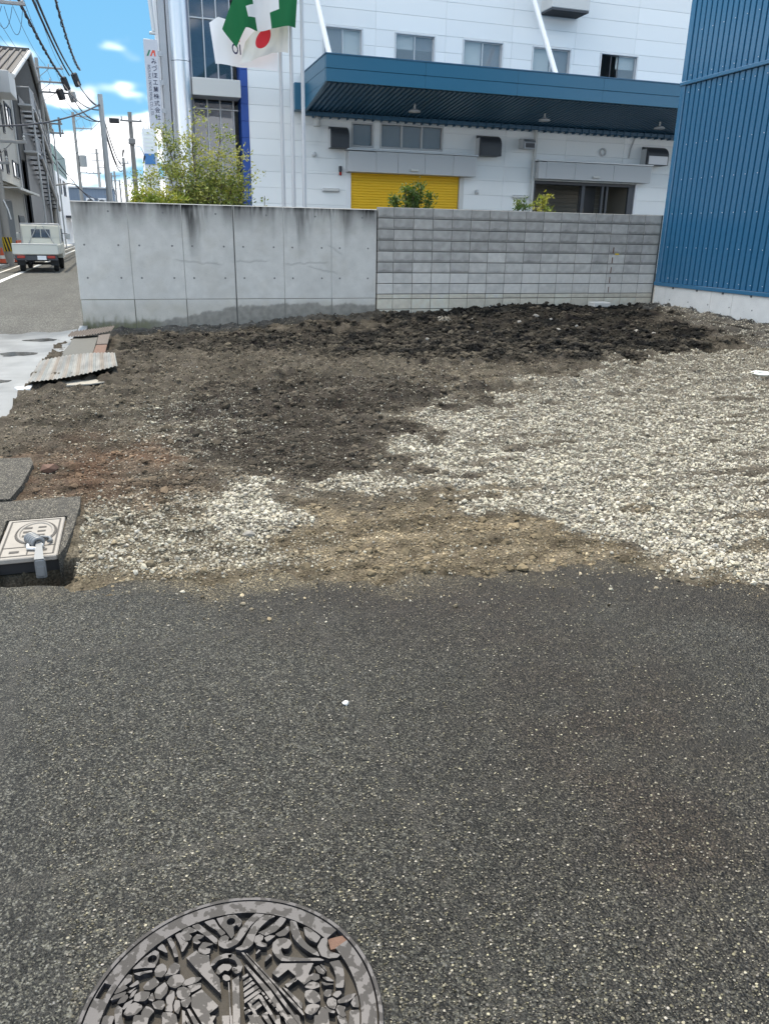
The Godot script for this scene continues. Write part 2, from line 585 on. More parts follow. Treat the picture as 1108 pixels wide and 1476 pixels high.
# [white gravel, black soil, brown soil, tan fines, red soil, bank, mixed stones] at a place of the plot.
func zones(x: float, z: float) -> PackedFloat32Array:
	var far := clampf(-z / 9.0, 0.35, 1.2)
	var wx := warp.get_noise_2d(x * 1.3, z * 1.3) * 0.7 * far + fine.get_noise_2d(x * 0.4, z * 0.4) * 0.22 * far
	var wz := warp.get_noise_2d(x * 1.3 + 31.0, z * 1.3) * 0.7 * far + fine.get_noise_2d(x * 0.4 + 9.0, z * 0.4) * 0.22 * far
	var p := Vector2(x + wx, z + wz)
	var white := smoothstep(-0.3 * far, 0.3 * far, inside(p, WHITE))
	# dirt dragged over the gravel in streaks along the road
	var streak := warp.get_noise_2d(x * 0.7 + 70.0, z * 3.4) + 0.6 * fine.get_noise_2d(x * 0.12, z * 0.75)
	white *= 1.0 - 0.75 * smoothstep(0.3, 0.62, streak)
	if p.x < 1.6: white = maxf(white, smoothstep(-0.1, 0.16, inside(Vector2(x + wx * 0.6, z + wz * 0.6), PATCH)))
	white = maxf(white, 0.8 * smoothstep(-0.08, 0.1, inside(Vector2(x + wx * 0.5, z + wz * 0.5), STRIP)))
	var black := smoothstep(-0.4, 0.3, inside(p, BLACK))
	black = maxf(black, 0.75 * exp(-pow((x - 0.08) / 0.2, 2.0) - pow((z + 5.0) / 0.2, 2.0)))
	var brown := smoothstep(-0.3, 0.25, inside(p, BROWN))
	var e := front_edge(x) - z
	var tan := smoothstep(1.35, 0.7, e + wz) * (1.0 - white)
	tan = maxf(tan, 0.75 * exp(-pow((x - 1.9 + wx) / 0.5, 2.0) - pow((z + 4.25 + wz * 0.5) / 0.28, 2.0)))
	tan = maxf(tan, 0.5 * exp(-pow((x - 2.9 + wx) / 1.3, 2.0) - pow((z + 8.3 + wz) / 0.35, 2.0)))
	var red := exp(-pow((x + 0.35 + wx) / 0.5, 2.0) - pow((z + 5.5 + wz) / 0.75, 2.0))
	var bank := smoothstep(9.5, 10.3, x + wx * 0.5 + 0.25 * (z + 12.0)) * smoothstep(-9.0, -9.9, z)
	var mixed := 0.8 * exp(-pow((x - 0.35 + wx) / 0.75, 2.0) - pow((z + 6.7 + wz) / 1.3, 2.0))
	mixed = maxf(mixed, 0.95 * smoothstep(0.95, 0.5, x + wx) * smoothstep(-5.1, -4.6, z + wz * 0.6) * smoothstep(0.02, 0.2, e))
	mixed = maxf(mixed, 0.8 * exp(-pow((x - 2.75) / 0.45, 2.0) - pow((z + 2.95 + wz * 0.5) / 0.22, 2.0)))
	mixed = maxf(mixed, 0.4 * exp(-pow((x - 2.9 + wx) / 1.6, 2.0) - pow((z + 8.2 + wz) / 0.9, 2.0)))
	return PackedFloat32Array([white * (1.0 - 0.85 * bank), black * (1.0 - bank), brown * (1.0 - white), tan, red * (1.0 - white), bank, mixed * (1.0 - white)])


func lot_height(x: float, z: float) -> float:
	var e := front_edge(x) - z + 0.1 * warp.get_noise_2d(x * 3.0, z * 3.0)
	var h := lerpf(-0.03, 0.022, smoothstep(-0.12, 0.14, e)) + 0.012 * smoothstep(0.2, 0.8, e)
	var back := smoothstep(-8.5, -14.8, z)
	h += back * (-0.13 + 0.023 * x)
	# heap of black soil along the block wall, lower heap of brown soil before the concrete wall
	h += 0.17 * exp(-pow((x - 7.6) / 2.4, 2.0)) * smoothstep(-12.0, -14.2, z)
	h += 0.16 * exp(-pow((x - 3.2) / 0.9, 2.0) - pow((z + 14.3) / 0.7, 2.0))
	h += 0.14 * exp(-pow((x - 4.6) / 0.6, 2.0) - pow((z + 14.5) / 0.6, 2.0))
	# bank of stones against the blue building
	h += 0.11 * smoothstep(9.3, 10.75, x + 0.12 * (z + 12.0)) * smoothstep(-6.0, -9.8, z)
	# wheel ruts crossing the plot
	for k in 3:
		var r: float = z + [7.3, 8.9, 10.2][k] + 0.16 * (x - 3.0) * [1.0, 0.7, -0.4][k] + 0.25 * warp.get_noise_2d(x * 0.5 + k * 9.0, 3.0)
		h -= 0.032 * exp(-pow(r / 0.22, 2.0)) - 0.026 * exp(-pow((absf(r) - 0.42) / 0.14, 2.0))
		h += 0.009 * sin(x * 46.0 + 2.0 * warp.get_noise_2d(x * 2.0, r)) * exp(-pow(r / 0.2, 2.0))
	var rough := clampf(e * 2.0, 0.0, 1.0) * (0.55 + 0.75 * smoothstep(-5.0, -9.5, z))
	h += rough * (0.045 * lump.get_noise_2d(x, z) + 0.028 * warp.get_noise_2d(x * 5.0, z * 5.0) + 0.008 * fine.get_noise_2d(x * 1.6, z * 1.6))
	# the hole before the meter lid
	h -= 0.26 * smoothstep(0.06, -0.03, maxf(absf(x + 0.66) - 0.23, absf(z + 3.76) - 0.1) + 0.03 * fine.get_noise_2d(x * 1.2, z * 1.2))
	return h


func soil_tint(x: float, z: float, q: PackedFloat32Array) -> Color:
	var c := Vector3(0.115, 0.101, 0.082)
	c = c.lerp(Vector3(0.175, 0.146, 0.104), q[3])
	c = c.lerp(Vector3(0.14, 0.126, 0.1), q[6] * 0.8)
	c = c.lerp(Vector3(0.056, 0.049, 0.042), q[2] * 0.85)
	c = c.lerp(Vector3(0.15, 0.09, 0.06), q[4] * 0.75)
	c = c.lerp(Vector3(0.011, 0.0113, 0.012), q[1] * clampf(0.72 + 0.1 * (x - 4.0) / 3.0 + 0.5 * warp.get_noise_2d(x * 1.2, z * 2.4), 0.0, 1.0))
	c = c.lerp(Vector3(0.215, 0.196, 0.163), q[0] * 0.85)
	c = c.lerp(Vector3(0.12, 0.114, 0.106), q[5] * 0.8)
	# a cement-grey skin beside the wall's foot
	c = c.lerp(Vector3(0.13, 0.125, 0.118), 0.8 * smoothstep(-13.9, -14.6, z) * smoothstep(4.0, 2.2, x))
	c *= 1.0 + 0.45 * warp.get_noise_2d(x * 0.8 + 3.0, z * 4.0 + 1.0) * (1.0 - q[0])
	c *= 1.0 + 0.35 * lump.get_noise_2d(x * 2.2, z * 2.2) + 0.3 * fine.get_noise_2d(x, z)
	return Color(c.x, c.y, c.z)


func flat_sheet(called: String, poly: PackedVector2Array, y: float, m: Material, thick := 0.0, tint := Color.WHITE) -> MeshInstance3D:
	var g := Geo.new()
	g.col = tint
	var p := PackedVector2Array()
	for q in poly: p.append(Vector2(q.x, -q.y))
	g.prism(p, maxf(thick, 0.002), Transform3D(Basis(Vector3.RIGHT, -PI / 2), Vector3(0, y - maxf(thick, 0.002), 0)))
	return struct(called, g, m)


func build_ground() -> void:
	var g := Geo.new()
	g.col = Color(0.9, 0.9, 0.9)
	g.quad(Vector3(-900, -0.4, 300), Vector3(900, -0.4, 300), Vector3(900, -0.4, -1200), Vector3(-900, -0.4, -1200))
	struct("ground", g, M.street)
	# the near road, finely divided for its stains and painted sheen
	g = Geo.new()
	var nx := 150
	var nz := 110
	var pts := PackedVector3Array()
	var cols := PackedColorArray()
	for j in nz + 1:
		for i in nx + 1:
			var x := lerpf(-3.0, 5.5, float(i) / nx)
			var z0 := front_edge(x) - 0.3
			if x < -0.35: z0 = front_edge(x) - 0.02 + 0.015 * fine.get_noise_2d(x * 2.0, 1.0)
			var z := lerpf(2.5, z0, float(j) / nz)
			pts.append(Vector3(x, 0.004 * warp.get_noise_2d(x, z), z))
			var k := 1.0 + 0.2 * warp.get_noise_2d(x * 0.6, z * 0.6) + 0.14 * warp.get_noise_2d(x * 0.35 + 40.0, z * 2.4) + 0.08 * lump.get_noise_2d(x * 1.6, z * 1.6)
			var e := front_edge(x) - z
			# wet and dusty margins by the plot, oil-dark stains on the right
			var wet := smoothstep(-0.8, -0.1, e + 0.35 * warp.get_noise_2d(x * 1.4, z * 1.8)) * smoothstep(-0.2, 0.7, x)
			var dust := smoothstep(-0.2, 0.0, e + 0.16 * warp.get_noise_2d(x * 2.4 + 5.0, z * 3.0)) * 0.85
			var oil := exp(-pow((x - 1.55 + 0.2 * warp.get_noise_2d(z, x)) / 0.5, 2.0) - pow((z + 1.95) / 0.8, 2.0)) + 0.7 * exp(-pow((x - 1.25) / 0.25, 2.0) - pow((z + 1.4) / 0.25, 2.0)) + 0.6 * exp(-pow((x - 1.3) / 0.7, 2.0) - pow((z + 2.9) / 0.35, 2.0))
			oil = clampf(oil * (0.8 + 0.6 * lump.get_noise_2d(x * 1.2, z * 1.2)), 0.0, 1.0)
			var c := Vector3(0.98, 1.0, 1.02) * k * (1.3 - 0.38 * smoothstep(-0.9, 1.0, x + 0.3 * warp.get_noise_2d(x, z)))  # lighter to the left: damp sheen painted into the road colour
			c = c.lerp(Vector3(0.6, 0.53, 0.5), wet * 0.85)
			c = c.lerp(Vector3(0.66, 0.52, 0.46), oil * 0.85)
			c = c.lerp(Vector3(3.3, 2.85, 2.15), dust * clampf(0.35 + 0.55 * exp(-pow((x - 0.75) / 0.5, 2.0)) + 0.5 * warp.get_noise_2d(x * 1.6 + 60.0, z), 0.0, 1.0))
			c *= 0.2
			cols.append(Color(c.x, c.y, c.z))
	# an opening for the manhole: points near its rim move onto it, faces inside go
	var mid := Vector2(0.0695, -1.2115)
	for i in pts.size():
		var q := Vector2(pts[i].x, pts[i].z) - mid
		if q.length() > 0.262 and q.length() < 0.347:
			q = q.normalized() * 0.32
			pts[i] = Vector3(mid.x + q.x, 0.0, mid.y + q.y)
	var whole := Geo.new()
	whole.grid(pts, nx, nz, cols)
	for i in range(0, whole.v.size(), 3):
		var far := 0.0
		for k in 3: far = maxf(far, (Vector2(whole.v[i + k].x, whole.v[i + k].z) - mid).length())
		if far < 0.3205: continue
		for k in 3:
			g.v.append(whole.v[i + k]); g.n.append(whole.n[i + k]); g.c.append(whole.c[i + k]); g.t.append(whole.t[i + k])
	struct("asphalt_road", g, M.asphalt)
	# pale chippings that stand out of the road, too many to count
	var bits := []
	for i in 52000:
		var d := 0.75 + 2.9 * pow(rng.randf(), 1.45)
		var a := rng.randf_range(-0.72, 0.5) - 0.31
		var p := Vector3(sin(-a) * d, 0, -cos(a) * d)
		if p.z < front_edge(p.x) + 0.03 or Vector2(p.x - 0.0695, p.z + 1.2115).length() < 0.335: continue
		var s := 0.0013 + 0.0034 * pow(rng.randf(), 3.5)
		var tone := rng.randf_range(0.05, 0.24) if rng.randf() < 0.86 else rng.randf_range(0.24, 0.42)
		bits.append([Transform3D(Basis(Vector3.UP, rng.randf() * TAU).scaled(Vector3(s, s * 0.35, s * rng.randf_range(0.6, 1.0))), p + Vector3(0, 0.0015 + 0.004 * warp.get_noise_2d(p.x, p.z), 0)), Color(tone, tone * 0.96, tone * rng.randf_range(0.72, 0.95))])
	scatter("road_chippings", bits)
	# the street that leads away beside the plot
	g = Geo.new()
	pts = PackedVector3Array()
	cols = PackedColorArray()
	for j in 241:
		for i in 31:
			var x := lerpf(-5.2, -0.9, i / 30.0)
			var z := 3.0 - 263.0 * pow(j / 240.0, 2.0)
			pts.append(Vector3(x, -0.07, z))
			var k := 0.8 + 0.16 * warp.get_noise_2d(x * 0.9, z * 0.25) + 0.1 * warp.get_noise_2d(x * 2.2, z * 0.6) - 0.08 * exp(-pow((x + 2.0) / 0.3, 2.0)) - 0.08 * exp(-pow((x + 3.4) / 0.3, 2.0))
			if z < -17.2: k *= 0.93
			cols.append(Color(k, k, k))
	g.grid(pts, 30, 240, cols)
	struct("street", g, M.street)
	g = Geo.new()
	pts = PackedVector3Array()
	cols = PackedColorArray()
	for j in 81:
		for i in 51:
			var x := lerpf(-5.1, -0.955, i / 50.0)
			var z := lerpf(-8.5, -14.5 - 0.35 * (x + 0.95) + 0.25 * warp.get_noise_2d(x * 1.5, 8.0), j / 80.0)
			pts.append(Vector3(x, -0.055, z))
			var k := 1.0 + 0.35 * warp.get_noise_2d(x * 1.1, z * 0.8) + 0.12 * fine.get_noise_2d(x * 0.4, z * 0.4)
			k *= 1.0 - 0.45 * smoothstep(0.72, 1.0, j / 80.0 + 0.14 * warp.get_noise_2d(x * 2.0, z * 2.0))
			cols.append(Color(k * 0.74, k * 0.74, k * 0.735))
	g.grid(pts, 50, 80, cols)
	struct("wet_apron", g, M.wet_concrete)
	flat_sheet("broken_pavement", [Vector2(-3.0, -6.0), Vector2(-1.26, -6.75), Vector2(-1.12, -7.2), Vector2(-1.1, -7.9), Vector2(-1.0, -8.5), Vector2(-1.35, -8.65), Vector2(-3.0, -8.55)], 0.0, M.wet_concrete, 0.12, Color(0.74, 0.74, 0.735))
	flat_sheet("broken_pavement", [Vector2(-3.0, -5.95), Vector2(-1.35, -6.1), Vector2(-1.08, -6.35), Vector2(-1.16, -6.62), Vector2(-3.0, -6.3)], -0.01, M.wet_concrete, 0.12, Color(0.74, 0.74, 0.735))
	for p in [[-1.6, -9.6, 0.18, 0.14], [-1.55, -11.75, 0.26, 0.2], [-1.4, -13.2, 0.22, 0.17], [-2.6, -12.6, 0.4, 0.2]]:
		var ring := PackedVector2Array()
		for k in 20:
			var r := 1.0 + 0.35 * warp.get_noise_2d(cos(TAU * k / 20) * 0.9 + p[0] * 7.0, sin(TAU * k / 20) * 0.9)
			ring.append(Vector2(p[0] + p[2] * r * cos(TAU * k / 20), p[1] + p[3] * r * sin(TAU * k / 20)))
		flat_sheet("puddle", ring, -0.05, M.puddle)
	flat_sheet("kerb_strip", [Vector2(-0.93, -8.9), Vector2(-0.93, -15.0), Vector2(-0.8, -15.0), Vector2(-0.72, -8.9)], -0.04, M.wet_concrete, 0.08, Color(0.74, 0.74, 0.735))
	flat_sheet("road_marking", [Vector2(-4.1, -20), Vector2(-3.92, -20), Vector2(-3.92, -120), Vector2(-4.1, -120)], -0.064, M.line_paint)
	flat_sheet("road_marking", [Vector2(-4.8, -20), Vector2(-4.7, -20), Vector2(-4.7, -120), Vector2(-4.8, -120)], -0.064, M.line_paint)
	flat_sheet("road_marking", [Vector2(-3.0, -62), Vector2(-1.0, -62), Vector2(-1.0, -64.5), Vector2(-3.0, -64.5)], -0.064, M.line_paint)
	flat_sheet("pavement", [Vector2(-5.62, 3), Vector2(-5.15, 3), Vector2(-5.15, -140), Vector2(-5.62, -140)], 0.04, M.block, 0.15)
	flat_sheet("factory_yard", [Vector2(-0.7, -15.2), Vector2(60, -15.2), Vector2(60, -34.2), Vector2(-0.7, -34.2)], 0.0, M.street, 0.1)
	# two broken slabs of asphalt pavement at the corner of the plot
	for s in [[[-3.0, -5.8], [-1.6, -5.85], [-0.79, -5.76], [-0.75, -5.6], [-0.77, -5.1], [-0.8, -4.83], [-3.0, -4.86]], [[-3.0, -4.8], [-0.88, -4.78], [-0.41, -4.78], [-0.4, -4.6], [-0.41, -4.2], [-0.44, -3.95], [-0.46, -3.84], [-0.455, -4.435], [-0.765, -4.435], [-0.765, -3.83], [-0.82, -3.79], [-1.0, -3.73], [-3.0, -3.73]]]:
		var poly := PackedVector2Array()
		for q in s: poly.append(Vector2(q[0] + 0.012 * fine.get_noise_2d(q[0] * 3, q[1] * 3), q[1]))
		flat_sheet("pavement_slab", poly, 0.065, M.slab_asphalt, 0.13)


# Many small copies of one pebble as one object that nobody could count.
func scatter(called: String, list: Array, mesh: Mesh = null) -> MultiMeshInstance3D:
	var mm := MultiMesh.new()
	mm.transform_format = MultiMesh.TRANSFORM_3D
	mm.use_colors = true
	mm.mesh = mesh if mesh else pebble(3)
	mm.instance_count = list.size()
	for i in list.size():
		mm.set_instance_transform(i, list[i][0])
		mm.set_instance_color(i, list[i][1])
	var o := MultiMeshInstance3D.new()
	o.name = numbered(self, called)
	o.multimesh = mm
	add_child(o, true)
	o.set_meta("kind", "stuff")
	return o


func pebble(sd: int) -> ArrayMesh:
	var r := RandomNumberGenerator.new()
	r.seed = sd
	var t := (1.0 + sqrt(5.0)) / 2.0
	var p := [Vector3(-1, t, 0), Vector3(1, t, 0), Vector3(-1, -t, 0), Vector3(1, -t, 0), Vector3(0, -1, t), Vector3(0, 1, t), Vector3(0, -1, -t), Vector3(0, 1, -t), Vector3(t, 0, -1), Vector3(t, 0, 1), Vector3(-t, 0, -1), Vector3(-t, 0, 1)]
	for i in 12: p[i] = p[i].normalized() * r.randf_range(0.62, 1.22)
	var g := Geo.new()
	for f in [[0, 11, 5], [0, 5, 1], [0, 1, 7], [0, 7, 10], [0, 10, 11], [1, 5, 9], [5, 11, 4], [11, 10, 2], [10, 7, 6], [7, 1, 8], [3, 9, 4], [3, 4, 2], [3, 2, 6], [3, 6, 8], [3, 8, 9], [4, 9, 5], [2, 4, 11], [6, 2, 10], [8, 6, 7], [9, 8, 1]]:
		g.tri(p[f[0]], p[f[1]], p[f[2]])
	return g.mesh(M.stone)


func build_lot() -> void:
	var g := Geo.new()
	var pts := PackedVector3Array()
	var cols := PackedColorArray()
	var nz := 230
	var nx := 400
	for j in nz + 1:
		var t := float(j) / nz
		for i in nx + 1:
			var x := lerpf(-1.15, 10.95, float(i) / nx)
			var z0 := front_edge(x) + 0.16
			var z := z0 * pow(15.05 / -minf(z0, -0.4), t) if z0 < -0.4 else lerpf(z0, -15.05, t)
			# rows lie closer together towards the road
			pts.append(Vector3(x, lot_height(x, z), z))
			cols.append(soil_tint(x, z, zones(x, z)))
	g.grid(pts, nx, nz, cols)
	struct("dirt_plot", g, M.soil)
	var sets := [[], [], []]
	var soil := [[], []]
	var tries := 300000
	for i in tries:
		var x: float
		var z: float
		if i % 3 == 0:
			x = rng.randf_range(-1.1, 10.9); z = rng.randf_range(-14.9, -2.4)
		else:
			var d := 2.6 + 8.4 * pow(rng.randf(), 1.25)
			var a := rng.randf_range(-0.16, 0.83)
			x = d * tan(a); z = -d
		var e := front_edge(x) - z
		if e < -0.1 and (e < -0.1 - 0.5 * pow(rng.randf(), 2.0) or rng.randf() > 0.05 or x < -0.35): continue
		if x < -1.1 or x > 10.9 or z < -14.95: continue
		if e > -0.1 and e < 0.05 and rng.randf() > 0.35: continue
		if (x < -0.38 and z > -4.82) or (x < -0.73 and z > -5.88): continue
		if x < -0.2 and z < -8.4: continue
		var q := zones(x, z)
		q[0] = clampf(q[0] + rng.randfn(0.0, 0.16) * (1.0 - absf(2.0 * q[0] - 1.0)) - 0.08, 0.0, 1.0)
		var dens: float = 0.22 + 0.74 * maxf(q[0], q[5] * 0.9) - 0.12 * q[1] + 0.05 * q[2] + 0.65 * q[6] + 0.3 * clampf(lump.get_noise_2d(x * 0.9, z * 0.9 + 40.0), 0.0, 1.0) * (1.0 - q[1])
		var far := clampf((-z - 6.0) / 6.0, 0.0, 1.0)
		if rng.randf() < dens or e < -0.1:
			var s := rng.randf_range(0.004, 0.0098) * (1.0 + 0.2 * far) + 0.014 * pow(rng.randf(), 9.0)
			if q[0] < 0.3 and q[5] < 0.3: s *= rng.randf_range(0.35, 0.8 + 0.35 * q[6])
			var y := maxf(lot_height(x, z), 0.0 if e < 0.02 else -1.0)
			var b := Basis.from_euler(Vector3(rng.randf_range(-0.6, 0.6), rng.randf() * TAU, rng.randf_range(-0.6, 0.6))).scaled(Vector3.ONE * s)
			b = b * Basis.from_scale(Vector3(1.0, rng.randf_range(0.55, 0.9), rng.randf_range(0.7, 1.0)))
			var clean: float = 1.0 - rng.randf() * 0.25 if rng.randf() < maxf(q[0], maxf(0.75 * q[5], 0.26 * q[6])) else rng.randf() * 0.3 + 0.25 * q[6]
			var tone := rng.randf_range(0.31, 0.62)
			var c := Color(tone, tone * 0.975, tone * rng.randf_range(0.84, 0.95))
			var dirty := soil_tint(x, z, q) * rng.randf_range(0.9, 2.4)
			if rng.randf() < 0.15 + 0.1 * q[3] - 0.06 * q[1]: dirty = c * rng.randf_range(0.5, 0.95)
			c = dirty.lerp(c, clean)
			if rng.randf() < 0.13: c *= rng.randf_range(0.25, 0.6)
			sets[i % 3].append([Transform3D(b, Vector3(x, y + s * rng.randf_range(0.0, 0.45), z)), c])
		elif rng.randf() < 0.25 + 0.5 * q[1] + 0.25 * q[2]:
			var s := rng.randf_range(0.004, 0.0095) * (1.0 + 0.7 * q[1] + 0.4 * far) + (0.022 + 0.025 * q[1] + 0.015 * q[2]) * pow(rng.randf(), 26.0 - 6.0 * q[1])
			var b := Basis.from_euler(Vector3(rng.randf() * 3, rng.randf() * TAU, rng.randf() * 3)).scaled(Vector3(s, s * 0.75, s))
			var c := soil_tint(x, z, q) * rng.randf_range(0.7, 1.35)
			soil[i % 2].append([Transform3D(b, Vector3(x, lot_height(x, z) + s * 0.25, z)), c])
	for k in 3: scatter("gravel", sets[k], pebble(11 + k))
	for k in 2: scatter("soil_crumbs", soil[k], pebble(21 + k))
	# larger stones, each one a thing
	var where := [[7.2, -13.3, 0.06], [7.35, -13.0, 0.05], [6.65, -12.9, 0.065], [7.05, -12.2, 0.05], [7.6, -12.5, 0.045], [5.6, -12.4, 0.06], [8.3, -11.7, 0.075], [8.45, -11.4, 0.05], [5.1, -10.6, 0.055], [6.0, -13.5, 0.04], [8.9, -13.6, 0.05], [4.4, -11.6, 0.04], [6.9, -10.7, 0.045], [5.5, -13.9, 0.05]]
	for k in where.size():
		var w: Array = where[k]
		var o := put("stone", pebble(51 + k % 5), self, Vector3(w[0], lot_height(w[0], w[1]) + w[2] * 0.3, w[1]))
		o.scale = Vector3(w[2], w[2] * 0.75, w[2] * 0.85)
		o.rotation.y = k * 1.7
		o.material_override = M.pale_stone
		tag(o, "pale stone on the dark soil, " + STONE_WORDS[k], "stone", "pale stones on the dark soil")
	var lumps := [[-0.64, -5.5, 0.07, "rust-brown clod beside the dark edge of the asphalt slab"], [0.5, -3.98, 0.04, "white broken stone nearest the road in the left gravel patch"]]
	for k in 2:
		var w: Array = lumps[k]
		var o := put("clod" if k < 1 else "stone", pebble(61 + k), self, Vector3(w[0], lot_height(w[0], w[1]) + 0.02, w[1]))
		o.scale = Vector3(w[2], w[2] * 0.6, w[2] * 0.8)
		o.material_override = [M.rust, M.pale_stone][k]
		tag(o, w[3], "clod" if k < 1 else "stone")


# ---------------------------------------------------------------- walls

# A front face of a panel divided finely so that it can carry stains; f(x, y) gives its colour.
func stained(lo: Vector3, hi: Vector3, nx: int, ny: int, f: Callable) -> Geo:
	var g := Geo.new()
	var pts := PackedVector3Array()
	var cols := PackedColorArray()
	var e := 0.006
	for j in ny + 1:
		for i in nx + 1:
			var x := lerpf(lo.x + e, hi.x - e, float(i) / nx)
			var y := lerpf(lo.y + e, hi.y - e, float(j) / ny)
			pts.append(Vector3(x, y, hi.z))
			cols.append(f.call(x, y))
	g.grid(pts, nx, ny, cols)
	g.col = f.call((lo.x + hi.x) / 2, (lo.y + hi.y) / 2)
	var a := Vector3(lo.x, lo.y, hi.z - e)
	var b := Vector3(hi.x, lo.y, hi.z - e)
	var c := Vector3(hi.x, hi.y, hi.z - e)
	var d := Vector3(lo.x, hi.y, hi.z - e)
	var a2 := Vector3(lo.x + e, lo.y + e, hi.z)
	var b2 := Vector3(hi.x - e, lo.y + e, hi.z)
	var c2 := Vector3(hi.x - e, hi.y - e, hi.z)
	var d2 := Vector3(lo.x + e, hi.y - e, hi.z)
	g.quad(a, b, b2, a2); g.quad(b, c, c2, b2); g.quad(c, d, d2, c2); g.quad(d, a, a2, d2)
	var k := Vector3(0, 0, lo.z - hi.z + e)
	g.quad(b, a, a + k, b + k); g.quad(c, b, b + k, c + k); g.quad(d, c, c + k, d + k); g.quad(a, d, d + k, a + k)
	g.quad(b + k, a + k, d + k, c + k)
	return g


func wall_stain(x: float, y: float) -> Color:
	var k := 0.92 + 0.06 * warp.get_noise_2d(x * 0.9, y * 0.9) + 0.03 * lump.get_noise_2d(x * 2.0, y * 2.0)
	# streaks that run down from the top, of unequal length
	var run := 0.22 + 0.75 * clampf(0.5 + 1.3 * lump.get_noise_2d(x * 1.1, 5.0), 0.0, 1.0) * clampf(0.55 + 1.2 * warp.get_noise_2d(x * 0.8, 50.0), 0.08, 1.0)
	var depth := 2.03 - y
	var streak := clampf(0.7 + 1.2 * fine.get_noise_2d(x * 1.4, y * 0.12), 0.0, 1.0) * smoothstep(run, run * 0.2, depth) * clampf(0.75 + 0.9 * warp.get_noise_2d(x * 1.1 + 7.0, 80.0), 0.45, 1.0)
	var veil := smoothstep(run + 0.35, 0.02, depth) * (0.45 + 0.55 * clampf(0.5 + 1.5 * warp.get_noise_2d(x * 1.7 + 3.0, 20.0 + y * 0.3), 0.0, 1.0))
	k *= 1.0 - 0.34 * streak - 0.58 * veil - 0.25 * smoothstep(0.1, 0.0, depth)
	# scratches and scuffs
	for s in [[1.2, 1.05, 0.5, -0.09], [3.2, 1.05, 0.5, 0.05], [3.5, 0.93, 0.35, -0.2], [3.75, 1.3, 0.16, -0.6], [2.15, 1.08, 0.4, 0.03]]:
		var u: float = (x - s[0]) / s[2]
		k *= 1.0 - 0.3 * smoothstep(1.0, 0.6, absf(u)) * smoothstep(0.025, 0.0, absf(y - s[1] - s[3] * (x - s[0]) + 0.02 * fine.get_noise_2d(x * 0.5, 3.0)))
	var c := Vector3(k, k, k)
	c = c.lerp(Vector3(0.62, 0.56, 0.44) * k, 0.13 * smoothstep(0.15, 0.6, warp.get_noise_2d(x * 1.4 + 20.0, y * 1.4)) + 0.3 * smoothstep(0.45, 0.25, y))
	# grey cement splashed along the foot, moss at the left end
	var foot := 0.02 + 0.28 * smoothstep(0.1, 2.2, x) + 0.05 * warp.get_noise_2d(x * 1.5, 9.0) + 0.025 * fine.get_noise_2d(x * 0.7, y * 0.7)
	c = c.lerp(Vector3(0.34, 0.33, 0.31) * (1.0 + 0.3 * lump.get_noise_2d(x * 3.0, y * 3.0)), 0.85 * smoothstep(foot + 0.02, foot - 0.03, y))
	c = c.lerp(Vector3(0.22, 0.23, 0.13), 0.85 * smoothstep(0.7, 0.1, x) * smoothstep(0.12, -0.08, y + 0.1 * fine.get_noise_2d(x * 1.2, y * 0.3)))
	return Color(c.x, c.y, c.z)


